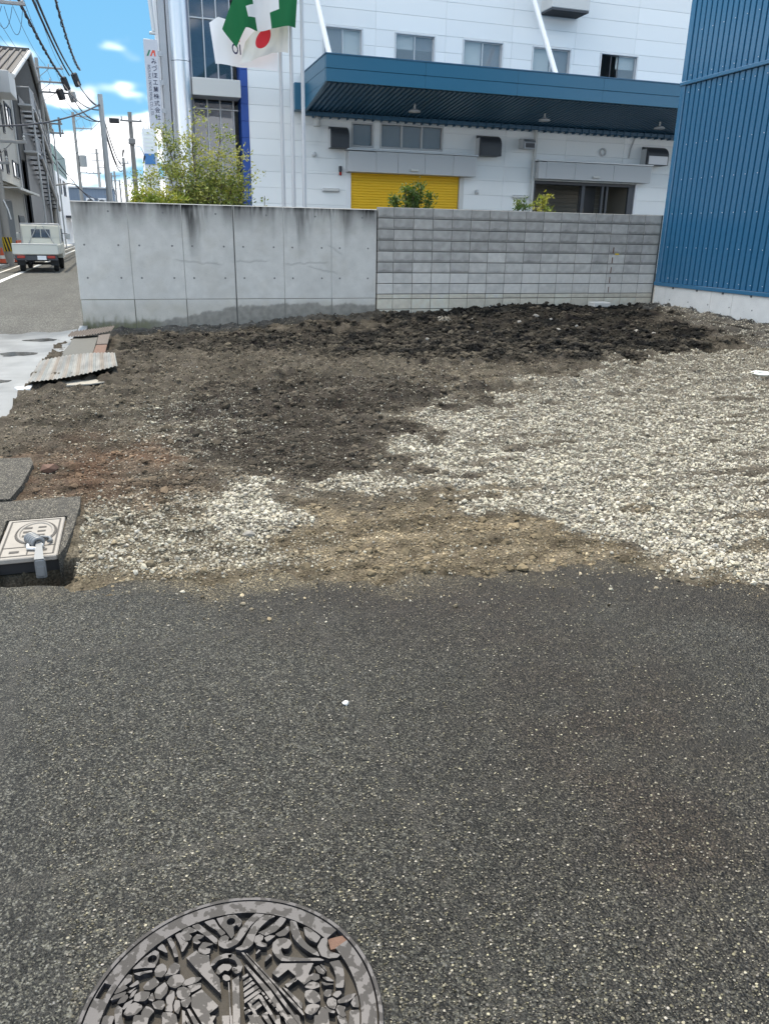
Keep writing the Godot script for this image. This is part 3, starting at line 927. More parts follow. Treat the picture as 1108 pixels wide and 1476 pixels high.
func build_walls() -> void:
	var w := thing("concrete_wall", "weathered cast concrete wall of six panels with dark streaks under its top edge", "wall", Vector3(0, 0, -15))
	var x0 := -0.87
	var joints := [-0.87, 0.04, 0.95, 1.86, 2.77, 3.68, 4.57]
	cube("core", Vector3(-0.868, -0.5, -0.2), Vector3(4.57, 2.02, -0.016), M.joint, w)
	for k in 6:
		var gap := 0.02 if k == 2 else 0.004
		var lo := Vector3(joints[k] + (0.02 if k == 3 else 0.004) * 0.5, 0.41, -0.02)
		var hi := Vector3(joints[k + 1] - gap * 0.5, 2.03, 0.0)
		obj("wall_panel", stained(lo, hi, 44, 80, wall_stain), M.concrete_wall, w)
		lo.y = -0.5
		hi.y = 0.408
		obj("foot_panel", stained(lo, hi, 44, 44, wall_stain), M.concrete_wall, w)
		for r in [1.33, 0.78]:
			for q in [0.16, 0.72]:
				var g := Geo.new()
				g.lathe([Vector2(0.017, 0.0), Vector2(0.017, 0.003), Vector2(0.009, 0.002), Vector2(0.0, 0.002)], 12, Transform3D(Basis(Vector3.RIGHT, PI / 2), Vector3(joints[k] + q, r, 0.0)))
				obj("form_tie_plug", g, M.plug, w)
		var g2 := Geo.new()
		g2.lathe([Vector2(0.017, 0.0), Vector2(0.017, 0.003), Vector2(0.009, 0.002), Vector2(0.0, 0.002)], 12, Transform3D(Basis(Vector3.RIGHT, PI / 2), Vector3(joints[k] + 0.6, 1.88, 0.0)))
		obj("form_tie_plug", g2, M.plug, w)
	cube("coping", Vector3(-0.866, 2.0, -0.2), Vector3(4.566, 2.036, -0.022), M.block, w)

	var b := thing("block_wall", "grey concrete block wall stained black along its courses, left of the blue building", "wall", Vector3(0, 0, -15))
	var rows := [-0.2, 0.0, 0.2, 0.4, 0.49, 0.69, 0.89, 1.09, 1.29, 1.49, 1.69, 1.89, 2.09]
	cube("mortar", Vector3(4.6, -0.4, -0.11), Vector3(10.95, 2.08, 0.008), M.joint, b)
	var kinds := {}
	for j in 12:
		var hgt: float = rows[j + 1] - rows[j] - 0.013
		for i in 16:
			var left := 4.595 + maxf(0.0, i * 0.4 - 0.08)
			var wid := (0.312 if i == 0 else 0.389)
			var r := RandomNumberGenerator.new()
			r.seed = j * 100 + i
			var dirt := clampf(0.3 + 0.07 * j + r.randf_range(-0.45, 0.3), 0.0, 1.0) if j > 5 else r.randf_range(0.0, 0.3)
			if j >= 11: dirt = 1.0
			var level := int(dirt * 4.99)
			var variant := r.randi() % 4
			var key := "%.2f %.2f %d %d %d" % [wid, hgt, level, variant, 1 if j < 4 else (2 if j >= 8 else 0)]
			if not kinds.has(key):
				var sd := level * 7.0 + variant * 23.0
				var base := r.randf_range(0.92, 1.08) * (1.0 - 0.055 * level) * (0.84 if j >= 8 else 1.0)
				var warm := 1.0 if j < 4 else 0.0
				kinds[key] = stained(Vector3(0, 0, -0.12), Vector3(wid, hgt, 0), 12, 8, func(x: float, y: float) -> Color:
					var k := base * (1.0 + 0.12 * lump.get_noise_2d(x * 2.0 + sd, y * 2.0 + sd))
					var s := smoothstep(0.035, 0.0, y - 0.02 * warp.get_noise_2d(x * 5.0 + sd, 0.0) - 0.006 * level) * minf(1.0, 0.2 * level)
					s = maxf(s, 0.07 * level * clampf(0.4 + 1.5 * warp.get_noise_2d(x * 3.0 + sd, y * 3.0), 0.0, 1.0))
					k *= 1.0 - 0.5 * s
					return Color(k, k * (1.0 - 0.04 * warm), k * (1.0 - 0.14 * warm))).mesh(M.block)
			var z := 0.022 + r.randf_range(-0.0025, 0.0025)
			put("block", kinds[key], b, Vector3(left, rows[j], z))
	var g3 := Geo.new()
	g3.box(Vector3(9.86, 1.27, 0.0265), Vector3(9.95, 1.3, 0.0295))
	obj("paint_mark", g3, M.stripe_yellow, b)
	var rustrun := Geo.new()
	for k in 5: rustrun.box(Vector3(9.78 + 0.004 * k, 0.5 + 0.2 * k, 0.025), Vector3(9.8 + 0.006 * k, 0.62 + 0.2 * k, 0.0262))
	obj("rust_run", rustrun, M.rust, b)


func build_blue_building() -> void:
	var b := thing("blue_metal_building", "tall building clad in ribbed blue metal sheets above a pale concrete footing", "building", Vector3(10.85, 0, -14.8))
	cube("body", Vector3(0.06, -0.5, 0.05), Vector3(12, 11.9, 8.0), M.dark_steel, b)
	# footing
	var z := 0.0
	for len in [0.38, 1.42, 0.6, 1.8, 1.8, 2.0]:
		cube("footing_panel", Vector3(-0.02, -0.5, z + 0.004), Vector3(0.05, 0.66, z + len - 0.004), M.new_concrete, b, 0.004)
		z += len
	for k in 12:
		var g := Geo.new()
		g.lathe([Vector2(0.014, 0.0), Vector2(0.014, 0.003), Vector2(0.0, 0.003)], 10, Transform3D(Basis(Vector3.BACK, PI / 2), Vector3(-0.02, 0.4, 0.55 + k * 0.6)))
		obj("form_tie_plug", g, M.plug, b)
	# sheets of four ribs each, below and above the flashing
	var sheet := func(y0: float, y1: float) -> ArrayMesh:
		var g := Geo.new()
		var pitch := 0.15
		var prof := []
		for r in 4:
			var s := r * pitch
			prof.append_array([Vector2(s, 0.045), Vector2(s + 0.014, 0.045), Vector2(s + 0.02, 0.0), Vector2(s + pitch - 0.02, 0.0), Vector2(s + pitch - 0.014, 0.045)])
		prof.append(Vector2(4 * pitch - 0.003, 0.045))
		for i in prof.size() - 1:
			var p: Vector2 = prof[i]
			var q: Vector2 = prof[i + 1]
			g.quad(Vector3(p.y, y0, p.x), Vector3(q.y, y0, q.x), Vector3(q.y, y1, q.x), Vector3(p.y, y1, p.x))
		g.quad(Vector3(0.045, y0, 0.0), Vector3(0.05, y0, 0.0), Vector3(0.05, y0, 0.597), Vector3(0.045, y0, 0.597))
		return g.mesh(M.cladding)
	var low: ArrayMesh = sheet.call(0.74, 4.48)
	var high: ArrayMesh = sheet.call(4.56, 11.8)
	for k in 13:
		put("cladding_sheet", low, b, Vector3(0.0, 0, 0.12 + k * 0.6))
		put("cladding_sheet", high, b, Vector3(0.0, 0, 0.12 + k * 0.6))
	cube("groove_backing", Vector3(0.05, 0.74, 0.06), Vector3(0.058, 11.78, 7.9), M.cladding_rib, b)
	cube("corner_trim", Vector3(-0.025, 0.7, -0.02), Vector3(0.05, 11.85, 0.118), M.cladding, b, 0.008)
	cube("sill_flashing", Vector3(-0.05, 0.66, -0.02), Vector3(0.03, 0.735, 7.95), M.cladding, b, 0.006)
	cube("mid_flashing", Vector3(-0.05, 4.485, -0.03), Vector3(0.03, 4.555, 7.95), M.cladding, b, 0.01)
	cube("roof_trim", Vector3(-0.06, 11.8, -0.03), Vector3(12.02, 12.0, 8.02), M.cladding, b, 0.01)
	cube("end_wall", Vector3(0.05, 0.7, 0.0), Vector3(12, 11.8, 0.05), M.cladding, b)
	var g := Geo.new()
	var sc := RandomNumberGenerator.new()
	sc.seed = 4
	for r in [0.83, 1.45, 2.1, 2.75, 3.4, 4.35, 4.65, 5.4, 6.1, 6.8, 7.5]:
		for k in 26:
			var zz := 0.12 + 0.15 * (k * 2 + int(r * 7) % 2) + 0.135 + 0.004
			if zz > 7.9: continue
			g.lathe([Vector2(0.009, 0.0), Vector2(0.007, 0.006), Vector2(0.0, 0.008)], 6, Transform3D(Basis(Vector3.BACK, PI / 2), Vector3(-0.0005, r, zz - 0.03)))
	var s := obj("screws", g, M.screw, b)
	s.set_meta("kind", "stuff")
	for k in 8:
		cube("drip_bracket", Vector3(-0.045, 0.625, 0.62 + k * 0.75), Vector3(-0.022, 0.658, 0.645 + k * 0.75), M.dark_steel, b)


# ---------------------------------------------------------------- factory

# What is left of a rectangle when others are cut out of it.
func cut(r: Rect2, holes: Array) -> Array:
	var out := [r]
	for h in holes:
		var next := []
		for q in out:
			if not q.intersects(h):
				next.append(q)
				continue
			var i: Rect2 = q.intersection(h)
			if i.position.y > q.position.y: next.append(Rect2(q.position, Vector2(q.size.x, i.position.y - q.position.y)))
			if i.end.y < q.end.y: next.append(Rect2(Vector2(q.position.x, i.end.y), Vector2(q.size.x, q.end.y - i.end.y)))
			if i.position.x > q.position.x: next.append(Rect2(Vector2(q.position.x, i.position.y), Vector2(i.position.x - q.position.x, i.size.y)))
			if i.end.x < q.end.x: next.append(Rect2(Vector2(i.end.x, i.position.y), Vector2(q.end.x - i.end.x, i.size.y)))
		out = next
	return out


func window_frame(lo: Vector2, hi: Vector2, t: float, m: Material, parent: Node, z0 := -0.1, z1 := 0.03, called := "frame") -> MeshInstance3D:
	var g := Geo.new()
	g.box(Vector3(lo.x, lo.y, z0), Vector3(hi.x, lo.y + t, z1), 0.006)
	g.box(Vector3(lo.x, hi.y - t, z0), Vector3(hi.x, hi.y, z1), 0.006)
	g.box(Vector3(lo.x, lo.y + t, z0), Vector3(lo.x + t, hi.y - t, z1), 0.006)
	g.box(Vector3(hi.x - t, lo.y + t, z0), Vector3(hi.x, hi.y - t, z1), 0.006)
	return obj(called, g, m, parent)


func build_factory() -> void:
	var f := thing("factory_building", "large white panelled factory with a blue canopy, seen over the walls", "building", Vector3(0, 0, -34))
	var wins := [[8.02, 9.67], [11.0, 12.76], [13.98, 15.82], [17.18, 19.05], [20.5, 22.42]]
	var holes := []
	for w in wins: holes.append(Rect2(w[0], 7.95, w[1] - w[0], 1.32))
	holes.append(Rect2(9.2, 4.98, 0.96, 0.93))
	holes.append(Rect2(10.44, 4.98, 2.82, 0.97))
	holes.append(Rect2(9.0, -0.3, 5.3, 4.3))
	holes.append(Rect2(17.72, -0.3, 5.36, 4.3))
	# facing panels, 0.6 m high
	var cols := [5.02, 7.2, 10.2, 13.2, 16.2, 19.2, 22.2, 25.2, 28.2]
	var tints := []
	for k in 4:
		var m: StandardMaterial3D = M.facade.duplicate()
		var v: float = [1.0, 0.965, 0.985, 0.94][k]
		m.albedo_color = lin(0.86 * v, 0.88 * v, 0.88 * v)
		tints.append(m)
	for j in 25:
		var y := -0.3 + 0.6 * j
		for i in cols.size() - 1:
			var x0: float = cols[i]
			var x1: float = cols[i + 1]
			var pieces := cut(Rect2(x0 + 0.003, y + 0.005, x1 - x0 - 0.006, 0.59), holes)
			for p in pieces: cube("wall_panel", Vector3(p.position.x, p.position.y, -0.12), Vector3(p.end.x, p.end.y, 0.0), tints[(i * 7 + j * 5 + i * j) % 4], f, 0.006)
	var back := Geo.new()
	for p in cut(Rect2(5.0, -0.3, 23.2, 15.0), holes): back.box(Vector3(p.position.x, p.position.y, -0.2), Vector3(p.end.x, p.end.y, -0.0235), 0.0)
	obj("joint_backing", back, M.facade_gap, f)
	cube("body", Vector3(3.6, -0.3, -26), Vector3(60, 14.6, -3.2), M.facade, f)
	cube("roof_edge", Vector3(3.5, 14.68, -26.2), Vector3(60.2, 15.0, 0.12), M.alu, f)
	cube("far_wall", Vector3(28.21, -0.3, -3.15), Vector3(60, 14.65, 0.0), M.facade, f)
	for fl in [[4.25, 4.4], [7.4, 7.6], [10.2, 10.5]]:
		cube("floor_slab", Vector3(5.02, fl[0], -3.18), Vector3(28.1, fl[1], -0.21), M.room, f)
	# sliding windows of the upper floor: each sash with its own blind
	var looks := [["blind_dark", "blind", 0.0], ["half", "half_dark", 0.0], ["blind", "blind_dark", 0.0], ["blind", "blind_dark", 0.0], ["open", "half", 0.0]]
	for k in 5:
		var w := Node3D.new()
		w.name = numbered(f, "window")
		f.add_child(w, true)
		var lo := Vector2(wins[k][0], 7.95)
		var hi := Vector2(wins[k][1], 9.27)
		window_frame(lo, hi, 0.06, M.alu, w, -0.12, 0.035)
		var mid := (lo.x + hi.x) / 2.0
		for s in 2:
			var a := lo.x + 0.06 if s == 0 else mid - 0.02
			var b := mid + 0.02 if s == 0 else hi.x - 0.06
			var zz := -0.05 - 0.035 * s
			var look: String = looks[k][s]
			if look == "open":
				window_frame(Vector2(mid - 0.4, 8.01), Vector2(mid + 0.02, 9.21), 0.045, M.dark_steel, w, zz - 0.03, zz, "sash")
				continue
			window_frame(Vector2(a, 8.01), Vector2(b, 9.21), 0.035, M.alu, w, zz - 0.03, zz, "sash")
			cube("pane", Vector3(a + 0.035, 8.045, zz - 0.02), Vector3(b - 0.035, 9.175, zz - 0.014), M.glass, w)
			if look == "blind": cube("blind", Vector3(a, 8.0, -0.24), Vector3(b, 9.25, -0.23), M.blind, w)
			if look == "blind_dark": cube("blind", Vector3(a, 8.0, -0.24), Vector3(b, 9.25, -0.23), M.blind_dark, w)
			if look == "half": cube("blind", Vector3(a, 8.72, -0.24), Vector3(b, 9.25, -0.23), M.blind, w)
			if look == "half_dark": cube("blind", Vector3(a, 8.72, -0.24), Vector3(b, 9.25, -0.23), M.blind_dark, w)
	# windows under the canopy
	for q in [[9.2, 10.16, 4.98, 5.91, 1], [10.44, 13.26, 4.98, 5.95, 3]]:
		var w := Node3D.new()
		w.name = numbered(f, "window")
		f.add_child(w, true)
		window_frame(Vector2(q[0], q[2]), Vector2(q[1], q[3]), 0.07, M.grey_panel, w, -0.12, 0.03)
		for s in int(q[4]):
			var wid: float = (q[1] - q[0] - 0.14) / q[4]
			var a: float = q[0] + 0.07 + s * wid
			cube("pane", Vector3(a + 0.02, q[2] + 0.09, -0.08), Vector3(a + wid - 0.02, q[3] - 0.09, -0.07), M.glass, w)
			cube("blind", Vector3(a, q[2] + 0.07, -0.23), Vector3(a + wid, q[3] - 0.07, -0.22), M.blind_dark, w)
			if s: cube("mullion", Vector3(a - 0.035, q[2] + 0.07, -0.11), Vector3(a + 0.035, q[3] - 0.07, 0.0), M.grey_panel, w)
	# yellow shutter with its housing
	var sh := Node3D.new()
	sh.name = numbered(f, "yellow_shutter")
	f.add_child(sh, true)
	var sl := Geo.new()
	sl.box(Vector3(9.2, 0.0, -0.1), Vector3(14.1, 0.103, -0.05), 0.016)
	var slat := sl.mesh(M.yellow)
	for k in 38: put("slat", slat, sh, Vector3(0, 0.106 * k, 0))
	cube("guide_rail", Vector3(8.99, 0, -0.12), Vector3(9.19, 3.99, 0.04), M.white_paint, sh, 0.01)
	cube("guide_rail", Vector3(14.11, 0, -0.12), Vector3(14.32, 3.99, 0.04), M.off_white, sh, 0.01)
	cube("shutter_backing", Vector3(9.0, 0, -0.2), Vector3(14.3, 4.0, -0.11), M.dark, sh)
	for h in [[8.96, 14.67, 4.0, 4.8, [8.96, 10.15, 11.1, 12.3, 13.6, 14.67]], [17.66, 23.5, 4.05, 4.76, [17.66, 18.05, 19.5, 21.5, 23.5]]]:
		var bx := Node3D.new()
		bx.name = numbered(f, "shutter_housing")
		f.add_child(bx, true)
		for k in h[4].size() - 1:
			cube("housing_panel", Vector3(h[4][k] + 0.004, h[2], 0.002), Vector3(h[4][k + 1] - 0.004, h[3] - (0.0 if k else 0.02), 0.5 if k else 0.515), M.grey_panel, bx, 0.01)
		cube("drip_cap", Vector3(h[0] - 0.05, h[3] + 0.01, 0.002), Vector3(h[1] + 0.05, h[3] + 0.07, 0.56), M.alu, bx, 0.01)
		cube("lamp", Vector3((h[0] + h[1]) / 2 - 0.18, h[2] + 0.1, 0.51), Vector3((h[0] + h[1]) / 2 + 0.18, h[2] + 0.19, 0.6), M.off_white, bx, 0.02)
	# the open goods entrance on the right
	var en := Node3D.new()
	en.name = numbered(f, "goods_entrance")
	f.add_child(en, true)
	for k in 22: cube("inner_board", Vector3(17.75, 0.2 * k, -2.3), Vector3(23.05, 0.2 * k + 0.19, -2.26), M.beige, en)
	for q in [[17.72, 17.86], [20.25, 20.42], [21.3, 21.42], [21.55, 21.66], [22.75, 23.06]]:
		cube("door_post", Vector3(q[0], -0.2, -0.18), Vector3(q[1], 3.98, -0.04), M.dark_steel, en, 0.01)
	cube("door_leaf", Vector3(20.43, -0.2, -0.6), Vector3(21.29, 3.98, -0.55), M.dark, en)
	cube("door_head", Vector3(17.72, 3.86, -0.19), Vector3(23.06, 3.99, -0.03), M.dark_steel, en, 0.01)
	for q in [[17.72, 17.74], [23.06, 23.08]]: cube("reveal", Vector3(q[0], -0.2, -2.4), Vector3(q[1], 4.0, -0.2), M.beige, en)
	cube("door_stile", Vector3(23.07, -0.3, -0.15), Vector3(23.2, 4.03, 0.02), M.white_paint, en, 0.01)
	# hooded vents
	for q in [[8.23, 8.98, 4.87, 5.68, "dark_steel"], [14.8, 15.78, 4.86, 5.68, "dark_steel"], [16.86, 17.4, 5.24, 5.66, "steel"], [23.18, 24.3, 4.83, 5.62, "dark_steel"]]:
		var v := Node3D.new()
		v.name = numbered(f, "vent_hood")
		f.add_child(v, true)
		var hh: float = q[3] - q[2]
		var prof := PackedVector2Array([Vector2(0.0, 0.0), Vector2(0.55, 0.0), Vector2(0.55, hh * 0.5)])
		for k in 7: prof.append(Vector2(0.55 * cos(PI / 2 * (k + 1) / 7.0), hh * 0.5 + hh * 0.5 * sin(PI / 2 * (k + 1) / 7.0)))
		var g := Geo.new()
		g.prism(prof, q[1] - q[0], Transform3D(Basis(Vector3(0, 0, 1), Vector3(0, 1, 0), Vector3(-1, 0, 0)), Vector3(q[1], q[2], 0.003)))
		obj("hood", g, M[q[4]], v)
		cube("front_plate", Vector3(q[0] + 0.05, q[2] + 0.02, 0.553), Vector3(q[1] - 0.05, q[2] + hh * 0.48, 0.57), M.steel if q[0] > 20 else M.dark_steel, v, 0.006)
		cube("side_plate", Vector3(q[0] - 0.02, q[2] + 0.01, 0.003), Vector3(q[0] - 0.003, q[2] + hh * 0.85, 0.4), M.alu, v)
	# small fittings
	for q in [[7.95, 8.68], [16.7, 17.45]]:
		var lb := cube("wall_lamp", Vector3(q[0], 3.22, 0.002), Vector3(q[1], 3.36, 0.14), M.alu, f, 0.03)
		cube("lamp_cover", Vector3(q[0] + 0.06, 3.245, 0.14), Vector3(q[1] - 0.06, 3.335, 0.16), M.off_white, lb, 0.008)
	for q in [[7.62, 4.62], [14.95, 3.42]]:
		var g := Geo.new()
		g.lathe([Vector2(0.1, 0.0), Vector2(0.1, 0.06), Vector2(0.06, 0.14), Vector2(0.0, 0.16)], 12, Transform3D(Basis(Vector3.RIGHT, PI / 2), Vector3(q[0], q[1], 0.002)))
		obj("bell", g, M.alu, f)
	var horn := Geo.new()
	horn.lathe([Vector2(0.14, 0.0), Vector2(0.14, 0.22), Vector2(0.09, 0.3), Vector2(0.03, 0.34), Vector2(0.0, 0.34)], 14, Transform3D(Basis.IDENTITY, Vector3(7.72, 5.65, 0.2)))
	horn.box(Vector3(7.7, 5.95, 0.002), Vector3(7.74, 6.1, 0.2))
	obj("loudspeaker", horn, M.off_white, f)
	var alarm := cube("alarm", Vector3(8.66, 4.0, 0.002), Vector3(8.78, 4.22, 0.14), M.dark_steel, f, 0.02)
	cube("alarm_lens", Vector3(8.67, 3.86, 0.02), Vector3(8.77, 3.995, 0.12), M.red_lens, alarm, 0.02)
	var ringp := []
	for k in 17: ringp.append(Vector3(21.1 + 0.14 * cos(TAU * k / 16), 5.3 + 0.14 * sin(TAU * k / 16), 0.05))
	pipe("ring_fitting", ringp, 0.035, M.grey_panel, f)
	pipe("conduit", [Vector3(23.0, 6.25, 0.05), Vector3(22.7, 5.95, 0.05), Vector3(22.55, 5.5, 0.05), Vector3(22.5, 5.1, 0.05)], 0.03, M.grey_panel, f)
	pipe("downpipe", [Vector3(17.6, 6.12, 0.14), Vector3(17.6, -0.2, 0.14)], 0.075, M.off_white, f, -1.0, 12)
	# canopy
	var c := Node3D.new()
	c.name = numbered(f, "canopy")
	f.add_child(c, true)
	var cx0 := 7.15
	var cx1 := 29.5
	var cz := 4.2
	for q in [[6.62, 7.03], [7.036, 7.46]]:
		var x := cx0
		while x < cx1 - 0.1:
			cube("fascia_panel", Vector3(x + 0.002, q[0], cz - 0.12), Vector3(minf(x + 3.7, cx1) - 0.002, q[1], cz + (0.0 if q[0] < 7.0 else 0.012)), M.canopy_blue, c, 0.008)
			x += 3.7
		cube("side_panel", Vector3(cx0 - 0.01, q[0], 0.01), Vector3(cx0 + 0.1, q[1], cz - 0.122), M.canopy_blue, c, 0.008)
	var gus := Geo.new()
	gus.prism(PackedVector2Array([Vector2(-0.02, 6.05), Vector2(-0.02, 6.615), Vector2(-(cz - 0.122), 6.615)]), 0.1, Transform3D(Basis(Vector3(0, 0, -1), Vector3(0, 1, 0), Vector3(1, 0, 0)), Vector3(cx0 - 0.01, 0, 0)))
	obj("side_gusset", gus, M.canopy_blue, c)
	cube("edge_trim", Vector3(cx0 - 0.03, 7.462, 0.01), Vector3(cx1, 7.5, cz + 0.03), M.canopy_dark, c)
	cube("deck", Vector3(cx0 + 0.11, 6.9, 0.01), Vector3(cx1, 7.455, cz - 0.13), M.canopy_dark, c)
	var rib := Geo.new()
	rib.quad(Vector3(0, 6.18, 0.02), Vector3(0.1, 6.18, 0.02), Vector3(0.1, 6.6, cz - 0.14), Vector3(0, 6.6, cz - 0.14))
	rib.quad(Vector3(0.13, 6.26, 0.02), Vector3(0.17, 6.26, 0.02), Vector3(0.17, 6.68, cz - 0.14), Vector3(0.13, 6.68, cz - 0.14))
	rib.quad(Vector3(0.1, 6.18, 0.02), Vector3(0.13, 6.26, 0.02), Vector3(0.13, 6.68, cz - 0.14), Vector3(0.1, 6.6, cz - 0.14))
	rib.quad(Vector3(0.17, 6.26, 0.02), Vector3(0.2, 6.18, 0.02), Vector3(0.2, 6.6, cz - 0.14), Vector3(0.17, 6.68, cz - 0.14))
	var ribm := rib.mesh(M.canopy_dark)
	for k in 110: put("soffit_rib", ribm, c, Vector3(cx0 + 0.12 + 0.2 * k, 0, 0))
	cube("wall_gutter", Vector3(cx0 + 0.1, 6.02, 0.003), Vector3(cx1, 6.175, 0.26), M.canopy_dark, c, 0.01)
	for k in 60: cube("gutter_bracket", Vector3(cx0 + 0.4 + 0.36 * k, 5.95, 0.01), Vector3(cx0 + 0.43 + 0.36 * k, 6.25, 0.3), M.canopy_dark, c)
	cube("rear_stub", Vector3(6.75, 6.15, 0.01), Vector3(7.13, 7.1, 0.6), M.canopy_blue, c, 0.01)
	for x in [11.2, 16.9, 22.5]:
		var l := Geo.new()
		l.lathe([Vector2(0.24, 0.0), Vector2(0.22, 0.06), Vector2(0.05, 0.12), Vector2(0.03, 0.4), Vector2(0.0, 0.4)], 14, Transform3D(Basis.IDENTITY, Vector3(x, 6.12, 2.1)))
		l.lathe([Vector2(0.0, 0.0), Vector2(0.24, 0.0)], 14, Transform3D(Basis.IDENTITY, Vector3(x, 6.12, 2.1)))
		obj("canopy_lamp", l, M.grey_panel, c)
	pipe("tie_rod", [Vector3(7.35, 7.4, 3.95), Vector3(7.5, 11.2, 0.0)], 0.1, M.white_paint, c, -1.0, 12)
	pipe("tie_rod", [Vector3(16.3, 7.4, 3.95), Vector3(16.55, 12.0, 0.0)], 0.1, M.white_paint, c, -1.0, 12)
	# air handling box high on the wall
	var ac := Node3D.new()
	ac.name = numbered(f, "air_conditioning_box")
	f.add_child(ac, true)
	cube("casing", Vector3(17.45, 10.5, 0.004), Vector3(19.2, 12.2, 0.95), M.off_white, ac, 0.02)
	cube("base_frame", Vector3(17.47, 10.42, 0.004), Vector3(19.18, 10.495, 0.93), M.dark_steel, ac)
	for k in 12: cube("base_slat", Vector3(17.5 + k * 0.14, 10.4, 0.02), Vector3(17.57 + k * 0.14, 10.418, 0.9), M.dark, ac)
	# stair tower at the street corner: glass bay, pale balcony box, blue pier, steel column
	var t := Node3D.new()
	t.name = numbered(f, "glazed_bay")
	f.add_child(t, true)
	for j in 24: cube("blue_panel", Vector3(4.72, -0.3 + 0.6 * j + 0.004, -0.9), Vector3(5.012, 0.3 + 0.6 * j - 0.004, 0.004), M.royal_blue, t, 0.006)
	cube("bay_back", Vector3(2.3, -0.3, -3.1), Vector3(4.71, 14.6, -3.0), M.blind_dark, t)
	for y in [6.42, 9.9]: cube("bay_floor", Vector3(2.3, y, -2.99), Vector3(4.71, y + 0.3, -0.72), M.room, t)
	for x in [2.96, 3.48, 3.98, 4.5]:
		cube("mullion", Vector3(x - 0.025, -0.3, -0.72), Vector3(x + 0.025, 14.6, -0.58), M.alu, t, 0.006)
	for x in [2.985, 3.505, 4.005]:
		for y in [[-0.3, 6.1], [6.15, 6.4], [7.1, 9.2], [9.26, 11.5], [11.56, 14.6]]:
			cube("pane", Vector3(x, y[0], -0.66), Vector3(x + 0.47, y[1], -0.65), M.tinted, t)
	for y in [6.1, 9.2, 11.5]: cube("transom", Vector3(2.95, y, -0.71), Vector3(4.7, y + 0.05, -0.59), M.alu, t, 0.006)
	cube("blind", Vector3(3.0, 7.1, -1.1), Vector3(4.6, 8.0, -1.08), M.blind, t)
	cube("balcony_box", Vector3(2.87, 6.46, -0.64), Vector3(4.69, 7.06, 0.35), M.off_white, t, 0.012)
	var sc := Geo.new()
	for y in [[-0.3, 7.55], [7.57, 14.6]]:
		sc.lathe([Vector2(0.0, y[0]), Vector2(0.37, y[0]), Vector2(0.37, y[1]), Vector2(0.0, y[1])], 40, Transform3D(Basis.IDENTITY, Vector3(2.52, 0, 0.1)))
	obj("steel_column", sc, M.silver, t)
	for q in [[1.8, 2.06, 0.0], [2.08, 2.2, 0.12]]: cube("steel_fin", Vector3(q[0], -0.3, -0.8), Vector3(q[1], 14.6, q[2]), M.steel, t, 0.02)
	cube("bay_return", Vector3(2.2, -0.3, -3.1), Vector3(2.3, 14.6, -0.82), M.facade, t)
	var tb := Geo.new()
	tb.tube([Vector3(1.6, 8.45, 0.25), Vector3(1.53, 9.6, 0.25), Vector3(1.5, 11.5, 0.25)], 0.07, 0.09, 10)
	tb.box(Vector3(1.44, 8.36, 0.18), Vector3(1.66, 8.44, 0.32), 0.01)
	obj("banner_tube", tb, M.alu, t)
	cube("banner_bracket", Vector3(1.62, 9.9, 0.15), Vector3(1.82, 9.96, 0.3), M.alu, t)
	cube("white_edge", Vector3(1.66, -0.3, -0.6), Vector3(1.795, 14.6, -0.05), M.white_paint, t, 0.02)

	# projecting sign of the firm
	var s := thing("vertical_sign", "tall grey sign board with dark vertical lettering hung beside the steel column", "sign", Vector3(1.2, 5.22, -33.7))
	cube("board", Vector3(0, 0, -0.12), Vector3(0.49, 2.97, 0.0), M.sign_face, s, 0.01)
	for y in [0.55, 1.5, 2.45]: cube("bracket", Vector3(0.492, y, -0.1), Vector3(0.62, y + 0.16, -0.03), M.steel, s)
